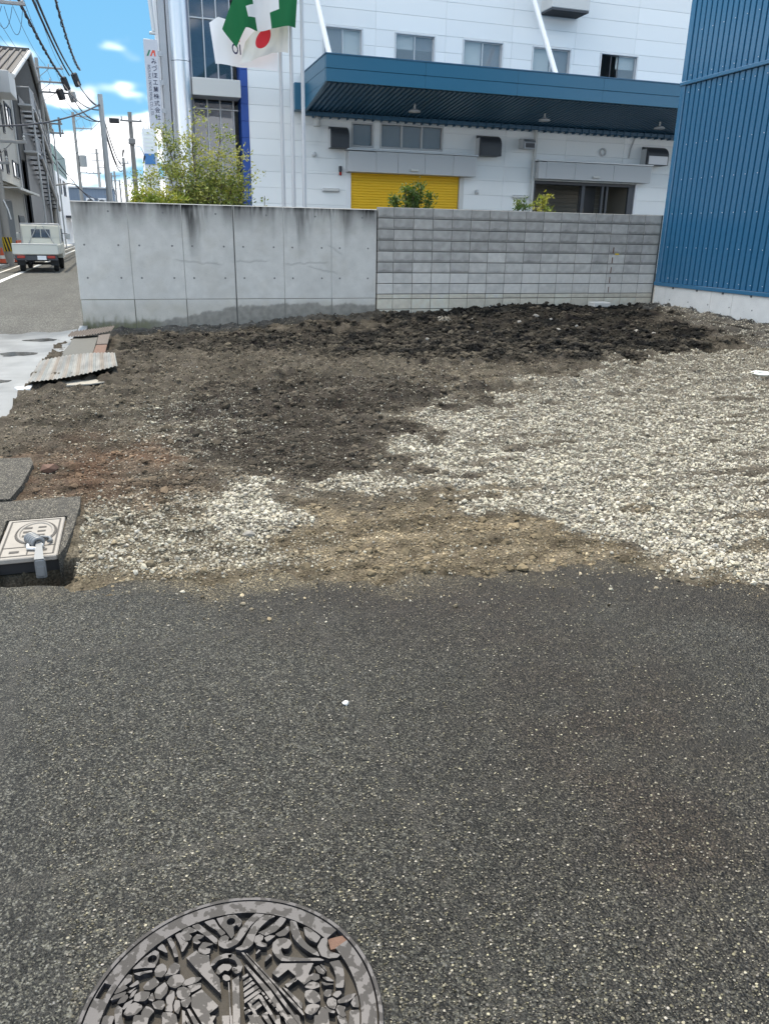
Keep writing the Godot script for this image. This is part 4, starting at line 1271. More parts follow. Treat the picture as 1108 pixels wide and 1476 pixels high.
	var glyphs := [
		[[2, 1.5, 5.5, 1.5, 3.6, 5.6, 1.6, 8.4, 0.8, 7, 2.5, 5.5, 6, 6, 9.2, 7.6], [7.5, 3.5, 7.4, 6.5, 6, 9.2]],
		[[1, 3.6, 5, 2.3, 8.3, 3.2, 8.6, 5.6, 6.4, 7.8, 3.6, 8.8], [7.4, 0.5, 8, 1.6], [8.9, 0.1, 9.5, 1.2]],
		[[1.8, 1, 1.2, 5, 1.8, 9.2], [4, 1.8, 9, 1.8], [4, 4.2, 9, 4.2], [6.7, 1.8, 6.7, 7, 5.6, 8.7, 4.2, 8.1, 4.8, 6.9, 6.6, 6.9, 9.2, 8.6]],
		[[1.5, 2, 8.5, 2], [5, 2, 5, 8], [0.8, 8, 9.2, 8]],
		[[3.7, 0.3, 3.7, 2.3], [6.3, 0.3, 6.3, 2.3], [1.8, 0.9, 2.6, 2.2], [8.2, 0.9, 7.4, 2.2], [1, 2.5, 9, 2.5], [3, 2.8, 3.6, 3.8], [7, 2.8, 6.4, 3.8], [1.5, 4, 8.5, 4], [2, 5.2, 8, 5.2], [0.8, 6.5, 9.2, 6.5], [5, 4, 5, 9.8], [4.6, 6.6, 1, 9.2], [5.4, 6.6, 9, 9.2]],
		[[0.5, 3, 4, 3], [2.3, 0.7, 2.3, 9.6], [2.3, 3.3, 0.4, 6.5], [2.4, 3.8, 4, 5.5], [5.2, 1.2, 4.4, 3.6], [5, 2.8, 9, 2.8], [4, 5, 9.7, 5], [7, 0.6, 7, 9.6], [6.8, 5.2, 4.2, 8.6], [7.2, 5.2, 9.8, 8.6]],
		[[0.8, 2.8, 9.3, 2.8], [1.5, 5, 5, 5], [3.2, 5, 3.2, 8.2], [1, 8.6, 5.3, 7.8], [6.2, 0.7, 6.6, 5, 7.8, 8.6, 9.3, 9.2, 9.6, 7.4], [7.6, 0.8, 8.6, 1.8]],
		[[5, 0.6, 0.5, 4.4], [5, 0.6, 9.5, 4.4], [3, 3.8, 7, 3.8], [1.5, 5.6, 8.5, 5.6], [4.6, 5.8, 2.2, 8.8, 7.6, 8.4], [6.4, 6.8, 8.6, 9.6]],
		[[2.5, 0.5, 3, 1.6], [0.8, 2.8, 4.2, 2.8, 0.5, 6.5], [2.6, 4.6, 2.6, 9.6], [2.9, 5, 4.3, 6.3], [5.2, 4, 9.4, 4], [7.3, 1, 7.3, 9], [4.6, 9, 9.9, 9]]]
	for k in 9:
		var g := Geo.new()
		var h := 0.2
		for st in glyphs[k]:
			for i in range(0, st.size() - 3, 2):
				var a := Vector2(0.225 + st[i] / 10.0 * h, 2.36 - k * 0.232 - st[i + 1] / 10.0 * h)
				var b := Vector2(0.225 + st[i + 2] / 10.0 * h, 2.36 - k * 0.232 - st[i + 3] / 10.0 * h)
				var d := (b - a).normalized()
				var o := Vector2(-d.y, d.x) * 0.0095
				var q := d * 0.006
				g.prism(PackedVector2Array([a - q - o, b + q - o, b + q + o, a - q + o]), 0.003 + 0.0003 * i, Transform3D(Basis.IDENTITY, Vector3(0, 0, 0.001)))
		obj("lettering", g, M.navy, s)
	var tm := TextMesh.new()
	var fo := SystemFont.new()
	fo.font_names = PackedStringArray(["Droid Sans"])
	tm.font = fo
	tm.text = "MIZUHO INDUSTRIAL CO.,LTD."
	tm.font_size = 16
	tm.pixel_size = 0.0078
	tm.depth = 0.003
	tm.material = M.navy
	var tx := put("lettering", tm, s, Vector3(0.13, 1.28, 0.003))
	tx.rotation.z = -PI / 2
	var lg := Geo.new()
	lg.prism(PackedVector2Array([Vector2(0.08, 2.42), Vector2(0.14, 2.42), Vector2(0.235, 2.62), Vector2(0.175, 2.62)]), 0.003, Transform3D(Basis.IDENTITY, Vector3(0, 0, 0.001)))
	obj("logo_green", lg, M.logo_green, s)
	lg = Geo.new()
	lg.prism(PackedVector2Array([Vector2(0.2, 2.42), Vector2(0.26, 2.42), Vector2(0.31, 2.53), Vector2(0.345, 2.53), Vector2(0.35, 2.42), Vector2(0.41, 2.42), Vector2(0.385, 2.62), Vector2(0.295, 2.62)]), 0.003, Transform3D(Basis.IDENTITY, Vector3(0, 0, 0.001)))
	obj("logo_red", lg, M.logo_red, s)


# ---------------------------------------------------------------- plants

func leaf_at(g: Geo, p: Vector3, dir: Vector3, length: float, width: float) -> void:
	var side := dir.cross(Vector3(rng.randf_range(-1, 1), rng.randf_range(-0.2, 1), rng.randf_range(-1, 1))).normalized() * width * 0.5
	var tip := p + dir * length
	var mid := p + dir * length * 0.45 + Vector3(0, -0.08 * length, 0)
	g.tri(p, mid + side, tip)
	g.tri(p, tip, mid - side)


# A plant of several stems that fork into twigs, with leaves along the twigs.
func plant(called: String, label: String, at: Vector3, stems: Array, twigs: int, leaves: int, leaf_len: float, tones: Array, crown: Vector3) -> Node3D:
	var t := thing(called, label, "tree" if called == "tree" else "shrub", at)
	var wood := Geo.new()
	var fol := Geo.new()
	for s in stems:
		var top: Vector3 = s
		var path := []
		for k in 7:
			var u := k / 6.0
			path.append(Vector3(top.x * pow(u, 1.4) * 1.0, top.y * u, top.z * pow(u, 1.4)) + Vector3(rng.randf_range(-1, 1), 0, rng.randf_range(-1, 1)) * 0.05 * u * top.y * 0.3)
		wood.tube(path, 0.012 * top.y + 0.008, 0.006, 6)
		for i in twigs:
			var u := rng.randf_range(0.22, 1.0)
			var f := u * 6.0
			var a: Vector3 = (path[int(minf(f, 5))] as Vector3).lerp(path[int(minf(f, 5)) + 1], f - int(minf(f, 5)))
			var out := Vector3(rng.randf_range(-1, 1), rng.randf_range(-0.1, 1.0), rng.randf_range(-1, 1)).normalized()
			var reach := crown.x * rng.randf_range(0.35, 1.0) * (1.15 - 0.6 * u)
			var b := a + Vector3(out.x * reach, out.y * crown.y * rng.randf_range(0.4, 1.0), out.z * reach)
			var m := a.lerp(b, 0.5) + Vector3(0, 0.08 * reach, 0)
			wood.tube([a, m, b], 0.008, 0.003, 5, false)
			var tone: Color = tones[rng.randi() % tones.size()]
			for k in leaves:
				var v := rng.randf_range(0.3, 1.12)
				var p := a.lerp(m, v * 2.0) if v < 0.5 else m.lerp(b, v * 2.0 - 1.0)
				p += Vector3(rng.randfn(0, 1), rng.randfn(0, 0.7), rng.randfn(0, 1)) * 0.085 * crown.z
				var d := (b - a).normalized() * 0.5 + Vector3(rng.randf_range(-1, 1), rng.randf_range(-0.8, 0.7), rng.randf_range(-1, 1))
				fol.col = tone * rng.randf_range(0.7, 1.3)
				leaf_at(fol, p, d.normalized(), leaf_len * rng.randf_range(0.7, 1.3), leaf_len * 0.36)
	obj("trunk", wood, M.bark, t)
	obj("foliage", fol, M.leaf, t)
	return t


func build_plants() -> void:
	var green := [Color(0.19, 0.24, 0.05), Color(0.27, 0.31, 0.07), Color(0.36, 0.37, 0.1), Color(0.12, 0.16, 0.04), Color(0.44, 0.42, 0.13)]
	var bright := [Color(0.28, 0.31, 0.05), Color(0.34, 0.33, 0.06), Color(0.19, 0.25, 0.04)]
	var dark := [Color(0.06, 0.11, 0.025), Color(0.09, 0.15, 0.03), Color(0.14, 0.19, 0.04)]
	plant("tree", "feathery light green tree behind the concrete wall, before the steel column", Vector3(1.7, 0, -19.5), [Vector3(-0.15, 3.9, 0.1), Vector3(-0.85, 3.2, 0.1), Vector3(-1.2, 2.75, -0.2), Vector3(0.5, 3.6, 0.0), Vector3(0.95, 3.1, 0.2), Vector3(0.8, 2.75, -0.3), Vector3(0.2, 2.9, 0.3), Vector3(-0.4, 2.8, 0.3), Vector3(-0.7, 3.65, -0.3), Vector3(1.15, 2.75, 0.0), Vector3(-0.1, 3.1, -0.3), Vector3(-1.35, 2.5, 0.1), Vector3(0.5, 2.6, 0.3)], 40, 38, 0.088, green, Vector3(0.62, 0.36, 1.45))
	plant("shrub", "yellow-green bush just above the concrete wall at the foot of the feathery tree", Vector3(0.55, 0, -18.2), [Vector3(-0.3, 2.25, 0), Vector3(0.0, 2.3, 0.1), Vector3(0.3, 2.25, 0), Vector3(0.55, 2.2, 0.1)], 26, 60, 0.09, bright, Vector3(0.25, 0.2, 0.9))
	plant("shrub", "single leafy sprig at the wall's edge below the flagpoles", Vector3(2.95, 0, -18.5), [Vector3(0.05, 2.35, 0)], 8, 9, 0.09, bright, Vector3(0.12, 0.1, 0.5))
	plant("shrub", "dark green bush in front of the yellow shutter", Vector3(5.85, 0, -17), [Vector3(-0.05, 2.62, 0), Vector3(0.35, 2.6, 0), Vector3(-0.35, 2.35, 0.1), Vector3(0.1, 2.45, 0.1), Vector3(0.5, 2.4, 0), Vector3(0.2, 2.4, -0.1)], 26, 48, 0.085, dark, Vector3(0.17, 0.12, 0.7))
	plant("shrub", "small sprig left of the white downpipe above the block wall", Vector3(8.62, 0, -17), [Vector3(0.03, 2.44, 0), Vector3(-0.1, 2.33, 0), Vector3(0.12, 2.32, 0)], 16, 26, 0.08, dark, Vector3(0.1, 0.1, 0.5))
	plant("shrub", "small bush right of the white downpipe above the block wall", Vector3(9.15, 0, -17), [Vector3(0.0, 2.48, 0), Vector3(-0.16, 2.38, 0), Vector3(0.15, 2.5, 0)], 18, 34, 0.085, bright, Vector3(0.12, 0.12, 0.6))
	plant("shrub", "lowest sprig before the goods entrance, just topping the block wall", Vector3(10.1, 0, -17), [Vector3(0.1, 2.24, 0), Vector3(-0.15, 2.22, 0)], 9, 9, 0.06, dark, Vector3(0.12, 0.08, 0.5))


# ---------------------------------------------------------------- flags

func cloth_texture(f: Callable, w := 240, h := 160) -> ImageTexture:
	var im := Image.create(w, h, false, Image.FORMAT_RGB8)
	for j in h:
		for i in w: im.set_pixel(i, j, (f.call((i + 0.5) / w, (j + 0.5) / h) as Color).linear_to_srgb())
	return ImageTexture.create_from_image(im)


# A flag between a curve along its top and one along its bottom, from the pole outwards, with folds.
func flag(label: String, z: float, top: Array, bottom: Array, tex: Texture2D, amp: float, folds: float, phase: float) -> void:
	var a := Curve2D.new()
	var b := Curve2D.new()
	for q in [[a, top], [b, bottom]]:
		for k in q[1].size():
			var prev: Vector2 = q[1][maxi(k - 1, 0)]
			var next: Vector2 = q[1][mini(k + 1, q[1].size() - 1)]
			var tan := (next - prev) / 6.0
			q[0].add_point(q[1][k], -tan, tan)
	var pts := PackedVector3Array()
	var uvs := PackedVector2Array()
	var nx := 60
	var ny := 36
	for j in ny + 1:
		for i in nx + 1:
			var u := float(i) / nx
			var v := float(j) / ny
			var p := b.sample_baked(u * b.get_baked_length()).lerp(a.sample_baked(u * a.get_baked_length()), v)
			var w := amp * smoothstep(0.0, 0.25, u) * sin(folds * u * TAU + phase + 1.6 * v) + 0.3 * amp * sin(folds * 2.3 * u * TAU + 3.0 * v)
			pts.append(Vector3(p.x, p.y + 0.25 * amp * sin(folds * u * TAU + 1.0), z + w))
			uvs.append(Vector2(u, 1.0 - v))
	var g := Geo.new()
	g.grid(pts, nx, ny, PackedColorArray(), uvs)
	var m: StandardMaterial3D = M.cloth.duplicate()
	m.albedo_texture = tex
	var t := obj("flag", g, m)
	tag(t, label, "flag", "flags flying before the factory")


func build_flags() -> void:
	var xs := [[5.21, -28.6, 10.5, "left"], [5.56, -28.1, 11.0, "middle"], [5.93, -27.7, 12.0, "right"]]
	var words := ["silver flagpole carrying the white flag, leftmost of three", "silver flagpole carrying the flag with a red disc, middle of three", "silver flagpole carrying the green flag, nearest the blue canopy"]
	for k in 3:
		var t := thing("flagpole", words[k], "flagpole", Vector3(xs[k][0] * (-xs[k][1] / 28.0), 0, xs[k][1]), "flagpoles before the factory")
		var g := Geo.new()
		g.tube([Vector3(0, 0, 0), Vector3(0, xs[k][2] * 0.5, 0), Vector3(0, xs[k][2], 0)], 0.075, 0.045, 14)
		obj("pole", g, M.pole_silver, t)
		var b := Geo.new()
		b.lathe([Vector2(0.0, -0.07), Vector2(0.06, -0.03), Vector2(0.07, 0.0), Vector2(0.05, 0.05), Vector2(0.0, 0.07)], 12, Transform3D(Basis.IDENTITY, Vector3(0, xs[k][2] + 0.06, 0)))
		obj("finial", b, M.silver, t)
		pipe("halyard", [Vector3(0.0, xs[k][2], 0.09), Vector3(-0.04, xs[k][2] * 0.6, 0.12), Vector3(0.0, 1.2, 0.09)], 0.006, M.off_white, t, -1.0, 5)
	var green := Color(0.008, 0.13, 0.045)
	var white := Color(0.72, 0.72, 0.74)
	var s := 27.7 / 28.0
	flag("green flag with a white cross, folded at its lower left corner", -27.62, [Vector2(5.86, 9.75) * s, Vector2(5.2, 9.5) * s, Vector2(4.4, 9.0) * s, Vector2(3.8, 8.4) * s, Vector2(3.42, 7.6) * s], [Vector2(5.7, 7.7) * s, Vector2(5.0, 7.72) * s, Vector2(4.5, 7.62) * s, Vector2(4.1, 7.55) * s, Vector2(3.8, 7.06) * s],
		cloth_texture(func(u: float, v: float) -> Color: return white if (absf(u - 0.44) < 0.1 and v > 0.3) or (absf(v - 0.58) < 0.13 and u > 0.22 and u < 0.66) else green), 0.2, 1.4, 0.6)
	s = 28.1 / 28.0
	var cream := Color(0.74, 0.72, 0.68)
	flag("off-white flag with a red disc, bunched below the green flag", -28.05, [Vector2(5.48, 8.0) * s, Vector2(4.9, 7.95) * s, Vector2(4.45, 7.6) * s, Vector2(4.1, 7.2) * s], [Vector2(5.46, 6.99) * s, Vector2(4.95, 7.0) * s, Vector2(4.5, 6.83) * s, Vector2(4.2, 6.62) * s, Vector2(3.93, 6.6) * s],
		cloth_texture(func(u: float, v: float) -> Color: return Color(0.62, 0.035, 0.05) if Vector2((u - 0.52) * 1.5, v - 0.46).length() < 0.28 else cream), 0.1, 1.2, 2.2)
	s = 28.6 / 28.0
	var fw := Color(0.86, 0.87, 0.93)
	var ink := Color(0.02, 0.022, 0.09)
	flag("white company flag with dark letters, hindmost of the three flags", -28.55, [Vector2(5.12, 7.8) * s, Vector2(4.4, 7.75) * s, Vector2(3.7, 7.7) * s, Vector2(3.28, 7.78) * s, Vector2(3.01, 7.62) * s], [Vector2(5.1, 6.42) * s, Vector2(4.3, 6.5) * s, Vector2(3.7, 6.47) * s, Vector2(3.3, 6.5) * s, Vector2(3.13, 6.5) * s],
		cloth_texture(func(u: float, v: float) -> Color:
			# as seen: a ring and a bar under a red peak
			var x := 1.0 - u
			var r := Vector2((x - 0.345) / 0.048, (v - 0.6) / 0.115).length()
			if r < 1.0 and r > 0.68: return ink
			if absf(x - 0.425) < 0.009 and absf(v - 0.6) < 0.115: return ink
			if v < 0.43 and v > 0.12 and absf(x - 0.36 - (0.43 - v) * 0.15) < 0.02 + (v - 0.12) * 0.16: return Color(0.72, 0.14, 0.07)
			return fw), 0.06, 1.3, 0.2)


# ---------------------------------------------------------------- the far side of the street

func side_window(parent: Node, x: float, z0: float, z1: float, y0: float, y1: float) -> void:
	var w := Node3D.new()
	w.name = numbered(parent, "window")
	parent.add_child(w, true)
	var g := Geo.new()
	var t := 0.07
	g.box(Vector3(x - 0.02, y0, z0), Vector3(x + 0.06, y0 + t, z1))
	g.box(Vector3(x - 0.02, y1 - t, z0), Vector3(x + 0.06, y1, z1))
	g.box(Vector3(x - 0.02, y0 + t, z0), Vector3(x + 0.06, y1 - t, z0 + t))
	g.box(Vector3(x - 0.02, y0 + t, z1 - t), Vector3(x + 0.06, y1 - t, z1))
	g.box(Vector3(x - 0.02, y0 + t, (z0 + z1) / 2 - 0.04), Vector3(x + 0.05, y1 - t, (z0 + z1) / 2 + 0.04))
	obj("frame", g, M.dark_steel, w)
	cube("pane", Vector3(x - 0.01, y0 + t, z0 + t), Vector3(x + 0.02, y1 - t, z1 - t), M.tinted, w)
	cube("blind", Vector3(x - 0.02, y0 + t, z0 + t), Vector3(x - 0.012, y1 - t, z1 - t), M.blind_dark, w)


func build_street_side() -> void:
	var a := thing("cream_building", "cream rendered building beside the street with a sloping awning and dark window frames", "building", Vector3.ZERO)
	cube("wall", Vector3(-14, -0.3, -54), Vector3(-5.65, 9.0, -33), M.cream, a)
	cube("parapet", Vector3(-14.05, 9.003, -54.05), Vector3(-5.6, 9.25, -32.95), M.grey_panel, a, 0.02)
	for q in [[-52.6, -50.0, 6.75, 7.9], [-53.0, -50.3, 4.2, 5.05], [-48.4, -47.6, 4.2, 5.4], [-47.2, -45.0, 6.7, 7.9], [-46.0, -43.5, 4.2, 5.2], [-41.5, -39.0, 6.7, 7.9], [-41.5, -39.0, 4.0, 5.2], [-48.9, -48.3, 6.2, 7.6]]: side_window(a, -5.65, q[0], q[1], q[2], q[3])
	for q in [[-47.4, -44.6, 0.02, 2.9], [-52.2, -49.8, 0.02, 2.2], [-42.4, -39.6, 0.02, 2.7]]:
		var d := cube("door", Vector3(-5.648, q[2], q[0]), Vector3(-5.6, q[3], q[1]), M.dark_steel, a)
		for k in 5: cube("door_board", Vector3(-5.598, q[2] + 0.05, q[0] + 0.08 + (q[1] - q[0] - 0.1) / 5 * k), Vector3(-5.57, q[3] - 0.06, q[0] + 0.02 + (q[1] - q[0] - 0.1) / 5 * (k + 1)), M.blind_dark, d)
	var aw := Geo.new()
	aw.quad(Vector3(-5.6, 3.75, -53.6), Vector3(-4.75, 3.42, -53.6), Vector3(-4.75, 3.42, -44.5), Vector3(-5.6, 3.75, -44.5))
	aw.box(Vector3(-4.82, 3.32, -53.6), Vector3(-4.74, 3.43, -44.5))
	aw.box(Vector3(-5.64, 3.6, -53.6), Vector3(-5.58, 3.74, -44.5))
	for k in 8: aw.box(Vector3(-5.6, 3.38, -53.6 + 1.3 * k), Vector3(-4.83, 3.44, -53.55 + 1.3 * k))
	obj("awning", aw, M.off_white, a)
	pipe("drainpipe", [Vector3(-5.56, 9.0, -53.6), Vector3(-5.56, 0, -53.6)], 0.07, M.dark_steel, a)
	pipe("drainpipe", [Vector3(-5.56, 9.0, -52.9), Vector3(-5.56, 0, -52.9)], 0.05, M.grey_panel, a)
	cube("balcony_box", Vector3(-5.64, 7.9, -49.6), Vector3(-4.9, 8.9, -47.0), M.grey_panel, a, 0.02)

	var b := thing("gabled_building", "dark grey gabled building with ribbed siding, tiled roof and an outside steel stair", "building", Vector3.ZERO)
	cube("wall", Vector3(-22, -0.3, -79), Vector3(-6.2, 9.4, -54.6), M.cream, b)
	var gab := Geo.new()
	gab.prism(PackedVector2Array([Vector2(-79.2, 5.5), Vector2(-54.4, 5.5), Vector2(-54.4, 9.7), Vector2(-66.8, 13.0), Vector2(-79.2, 9.2)]), 0.5, Transform3D(Basis(Vector3(0, 0, 1), Vector3(0, 1, 0), Vector3(-1, 0, 0)), Vector3(-5.72, 0, 0)))
	obj("gable", gab, M.siding, b)
	var rbs := Geo.new()
	for k in 60:
		var z := -79.0 + 0.41 * k
		var top := lerpf(9.2, 13.0, (z + 79.2) / 12.4) if z < -66.8 else lerpf(13.0, 9.7, (z + 66.8) / 12.4)
		rbs.box(Vector3(-5.72, 5.5, z), Vector3(-5.66, top - 0.15, z + 0.12))
	obj("siding_ribs", rbs, M.siding, b).set_meta("kind", "stuff")
	var near := Geo.new()
	near.quad(Vector3(-22, 9.75, -54.0), Vector3(-5.45, 9.75, -54.0), Vector3(-5.45, 13.25, -66.8), Vector3(-22, 13.25, -66.8))
	near.quad(Vector3(-5.45, 9.45, -79.8), Vector3(-22, 9.45, -79.8), Vector3(-22, 13.25, -66.8), Vector3(-5.45, 13.25, -66.8))
	obj("roof", near, M.roof_tile, b)
	var rt := Geo.new()
	rt.tube([Vector3(-5.5, 9.82, -54.0), Vector3(-5.5, 13.32, -66.8)], 0.07, 0.07, 5)
	var rtm := rt.mesh(M.roof_tile)
	for k in 40: put("roof_tile_row", rtm, b, Vector3(-0.41 * k, 0, 0))
	var rake := Geo.new()
	rake.tube([Vector3(-5.44, 9.7, -54.0), Vector3(-5.44, 13.2, -66.8), Vector3(-5.44, 9.4, -79.8)], 0.16, 0.16, 6)
	obj("verge", rake, M.grey_panel, b)
	cube("gutter", Vector3(-22, 9.5, -54.1), Vector3(-5.5, 9.68, -53.85), M.grey_panel, b)
	cube("ridge_cap", Vector3(-22, 13.2, -67.0), Vector3(-5.4, 13.42, -66.6), M.roof_tile, b)
	# outside stair before a flat dark panel that paints the shade of its recess
	cube("stair_recess_shade", Vector3(-5.71, 0.0, -78), Vector3(-5.6, 9.2, -57.5), M.dark_steel, b)
	for fl in [[-58.5, -68.5, 6.2, 8.6, -1], [-59.5, -70.5, 3.0, 6.0, 1]]:
		var g := Geo.new()
		for k in 13:
			var u := k / 12.0
			var z := lerpf(fl[0], fl[1], u)
			var y := lerpf(fl[3], fl[2], u)
			g.box(Vector3(-5.58, y, z - 0.45), Vector3(-4.9, y + 0.06, z + 0.35))
		obj("stair_treads", g, M.dark_steel, b)
		var r := Geo.new()
		r.tube([Vector3(-4.88, fl[3] + 0.9, fl[0]), Vector3(-4.88, fl[2] + 0.9, fl[1])], 0.05, 0.05, 6)
		r.tube([Vector3(-4.88, fl[3] - 0.1, fl[0]), Vector3(-4.88, fl[2] - 0.1, fl[1])], 0.12, 0.12, 6)
		for k in 9: r.tube([Vector3(-4.88, lerpf(fl[3], fl[2], k / 8.0), lerpf(fl[0], fl[1], k / 8.0)), Vector3(-4.88, lerpf(fl[3], fl[2], k / 8.0) + 0.9, lerpf(fl[0], fl[1], k / 8.0))], 0.03, 0.03, 5)
		obj("stair_rail", r, M.steel, b)
	for y in [8.55, 5.95]:
		cube("stair_landing", Vector3(-5.59, y, -59.0), Vector3(-4.85, y + 0.1, -56.6), M.grey_panel, b)
		var r := Geo.new()
		r.tube([Vector3(-4.87, y + 1.0, -59.0), Vector3(-4.87, y + 1.0, -56.6), Vector3(-5.55, y + 1.0, -56.6)], 0.04, 0.04, 6)
		for k in 12: r.tube([Vector3(-4.87, y, -59.0 + 0.21 * k), Vector3(-4.87, y + 1.0, -59.0 + 0.21 * k)], 0.022, 0.022, 5)
		obj("landing_rail", r, M.steel, b)
	for z in [-57.0, -62.0, -68.0, -73.0]: pipe("stair_post", [Vector3(-4.86, 0, z), Vector3(-4.86, 9.0, z)], 0.07, M.grey_panel, b, -1.0, 6)
	for q in [[-57.0, -55.4], [-74, -72.5], [-77, -75.6]]: cube("door", Vector3(-6.19, 0.0, q[0]), Vector3(-6.14, 2.2, q[1]), M.blind_dark, b)

	var c := thing("white_building", "small white building with a pale green screen on its roof, beyond the dark gable", "building", Vector3.ZERO)
	cube("wall", Vector3(-14, -0.3, -97), Vector3(-5.6, 6.4, -80.5), M.white_paint, c)
	cube("roof_screen", Vector3(-13.8, 6.41, -96.8), Vector3(-5.62, 8.6, -80.6), mk(0.33, 0.52, 0.45, 0.6), c)
	for k in 14: cube("screen_rib", Vector3(-5.615, 6.45, -96.5 + k * 1.15), Vector3(-5.57, 8.55, -96.4 + k * 1.15), M.grey_panel, c)
	for z in [-86.0, -92.0]: side_window(c, -5.6, z, z + 3.0, 4.6, 6.0)
	cube("porch_roof", Vector3(-5.59, 2.55, -96), Vector3(-4.2, 2.75, -88), M.dark_steel, c)
	var d := thing("grey_warehouse", "low blue-grey warehouse with two outdoor units closing the end of the street", "building", Vector3(0, 0, -125))
	cube("wall", Vector3(-12, -0.3, -20), Vector3(-1.2, 6.9, 0), mk(0.2, 0.25, 0.32, 0.7), d)
	for k in 26: cube("wall_rib", Vector3(-11.9 + 0.41 * k, 0, 0.002), Vector3(-11.82 + 0.41 * k, 6.85, 0.06), mk(0.18, 0.23, 0.3, 0.7) if k == 0 else (d.get_child(1) as MeshInstance3D).mesh.surface_get_material(0), d)
	cube("eaves", Vector3(-12.1, 6.91, -20.1), Vector3(-1.1, 7.1, 0.2), M.grey_panel, d)
	for x in [-5.0, -3.4]:
		var u := Node3D.new()
		u.name = numbered(d, "outdoor_unit")
		d.add_child(u, true)
		cube("case", Vector3(x, 4.5, 0.2), Vector3(x + 1.1, 5.6, 0.9), M.white_paint, u, 0.03)
		var g := Geo.new()
		g.lathe([Vector2(0.4, 0.0), Vector2(0.4, 0.03), Vector2(0.06, 0.03), Vector2(0.05, 0.06), Vector2(0, 0.06)], 18, Transform3D(Basis(Vector3.RIGHT, PI / 2), Vector3(x + 0.5, 5.05, 0.9)))
		obj("fan_grille", g, M.dark_steel, u)
	cube("low_wall", Vector3(-6.0, 0, 8), Vector3(-1.0, 3.1, 8.3), M.dark_steel, d)
	cube("gate_roof", Vector3(-6.6, 3.4, 8), Vector3(-1.0, 3.7, 10), M.rust, d)
	var e := thing("white_tower_block", "narrow white tower block with a blue sign panel, far off behind the tree", "building", Vector3(0, 0, -100))
	cube("wall", Vector3(2.68, 0, -8), Vector3(4.2, 12.3, 0), M.white_paint, e)
	cube("sign_panel", Vector3(2.75, 8.6, 0.002), Vector3(3.9, 9.7, 0.12), mk(0.06, 0.2, 0.45, 0.5), e)
	for y in 5: cube("window", Vector3(2.9, 10.0 + 0.42 * y, 0.002), Vector3(3.9, 10.2 + 0.42 * y, 0.03), M.blind, e)
	for x in [2.9, 3.2, 3.45]: pipe("mast", [Vector3(x, 12.3, -1), Vector3(x, 13.1, -1)], 0.06, M.steel, e)
	var hs := thing("far_house", "dark roofed house beyond the poles, low at the left of the tree", "house", Vector3(0, 0, -95))
	cube("wall", Vector3(0.6, 0, -8), Vector3(3.4, 4.1, 0), M.off_white, hs)
	var hr := Geo.new()
	hr.prism(PackedVector2Array([Vector2(0.2, 4.1), Vector2(3.8, 4.1), Vector2(2.0, 5.4)]), 9.0, Transform3D(Basis.IDENTITY, Vector3(0, 0, -8.5)))
	obj("roof", hr, M.roof_tile, hs)
	cube("window", Vector3(1.2, 2.2, 0.002), Vector3(2.4, 3.2, 0.05), M.dark, hs)

	# cones and a barrier at the foot of the striped pole
	for q in [[Vector3(-5.3, 0.04, -39.2), "orange traffic cone left of the striped pole's foot"], [Vector3(-4.98, 0.0, -41.5), "orange traffic cone behind the striped pole, nearest the lorry"]]:
		var k := thing("traffic_cone", q[1], "traffic cone", q[0], "cones at the pole")
		var g := Geo.new()
		g.lathe([Vector2(0.14, 0.04), Vector2(0.03, 0.68), Vector2(0.0, 0.69)], 16)
		obj("cone", g, M.cone, k)
		cube("base", Vector3(-0.19, 0, -0.19), Vector3(0.19, 0.04, 0.19), M.dark, k, 0.01)
		var h := Geo.new()
		h.lathe([Vector2(0.117, 0.22), Vector2(0.09, 0.36)], 16)
		obj("band", h, M.off_white, k)
	var br := thing("safety_barrier", "orange and yellow folding safety barrier standing along the pavement", "barrier", Vector3(-4.95, 0.02, -44))
	for z in [0.0, 1.1, 2.2]: cube("post", Vector3(-0.03, 0, z), Vector3(0.03, 0.95, z + 0.06), M.cone, br)
	for y in [0.25, 0.55, 0.85]: cube("rail", Vector3(-0.02, y, 0.06), Vector3(0.02, y + 0.12, 2.2), M.stripe_yellow if y == 0.55 else M.cone, br)


# ---------------------------------------------------------------- small things on the plot

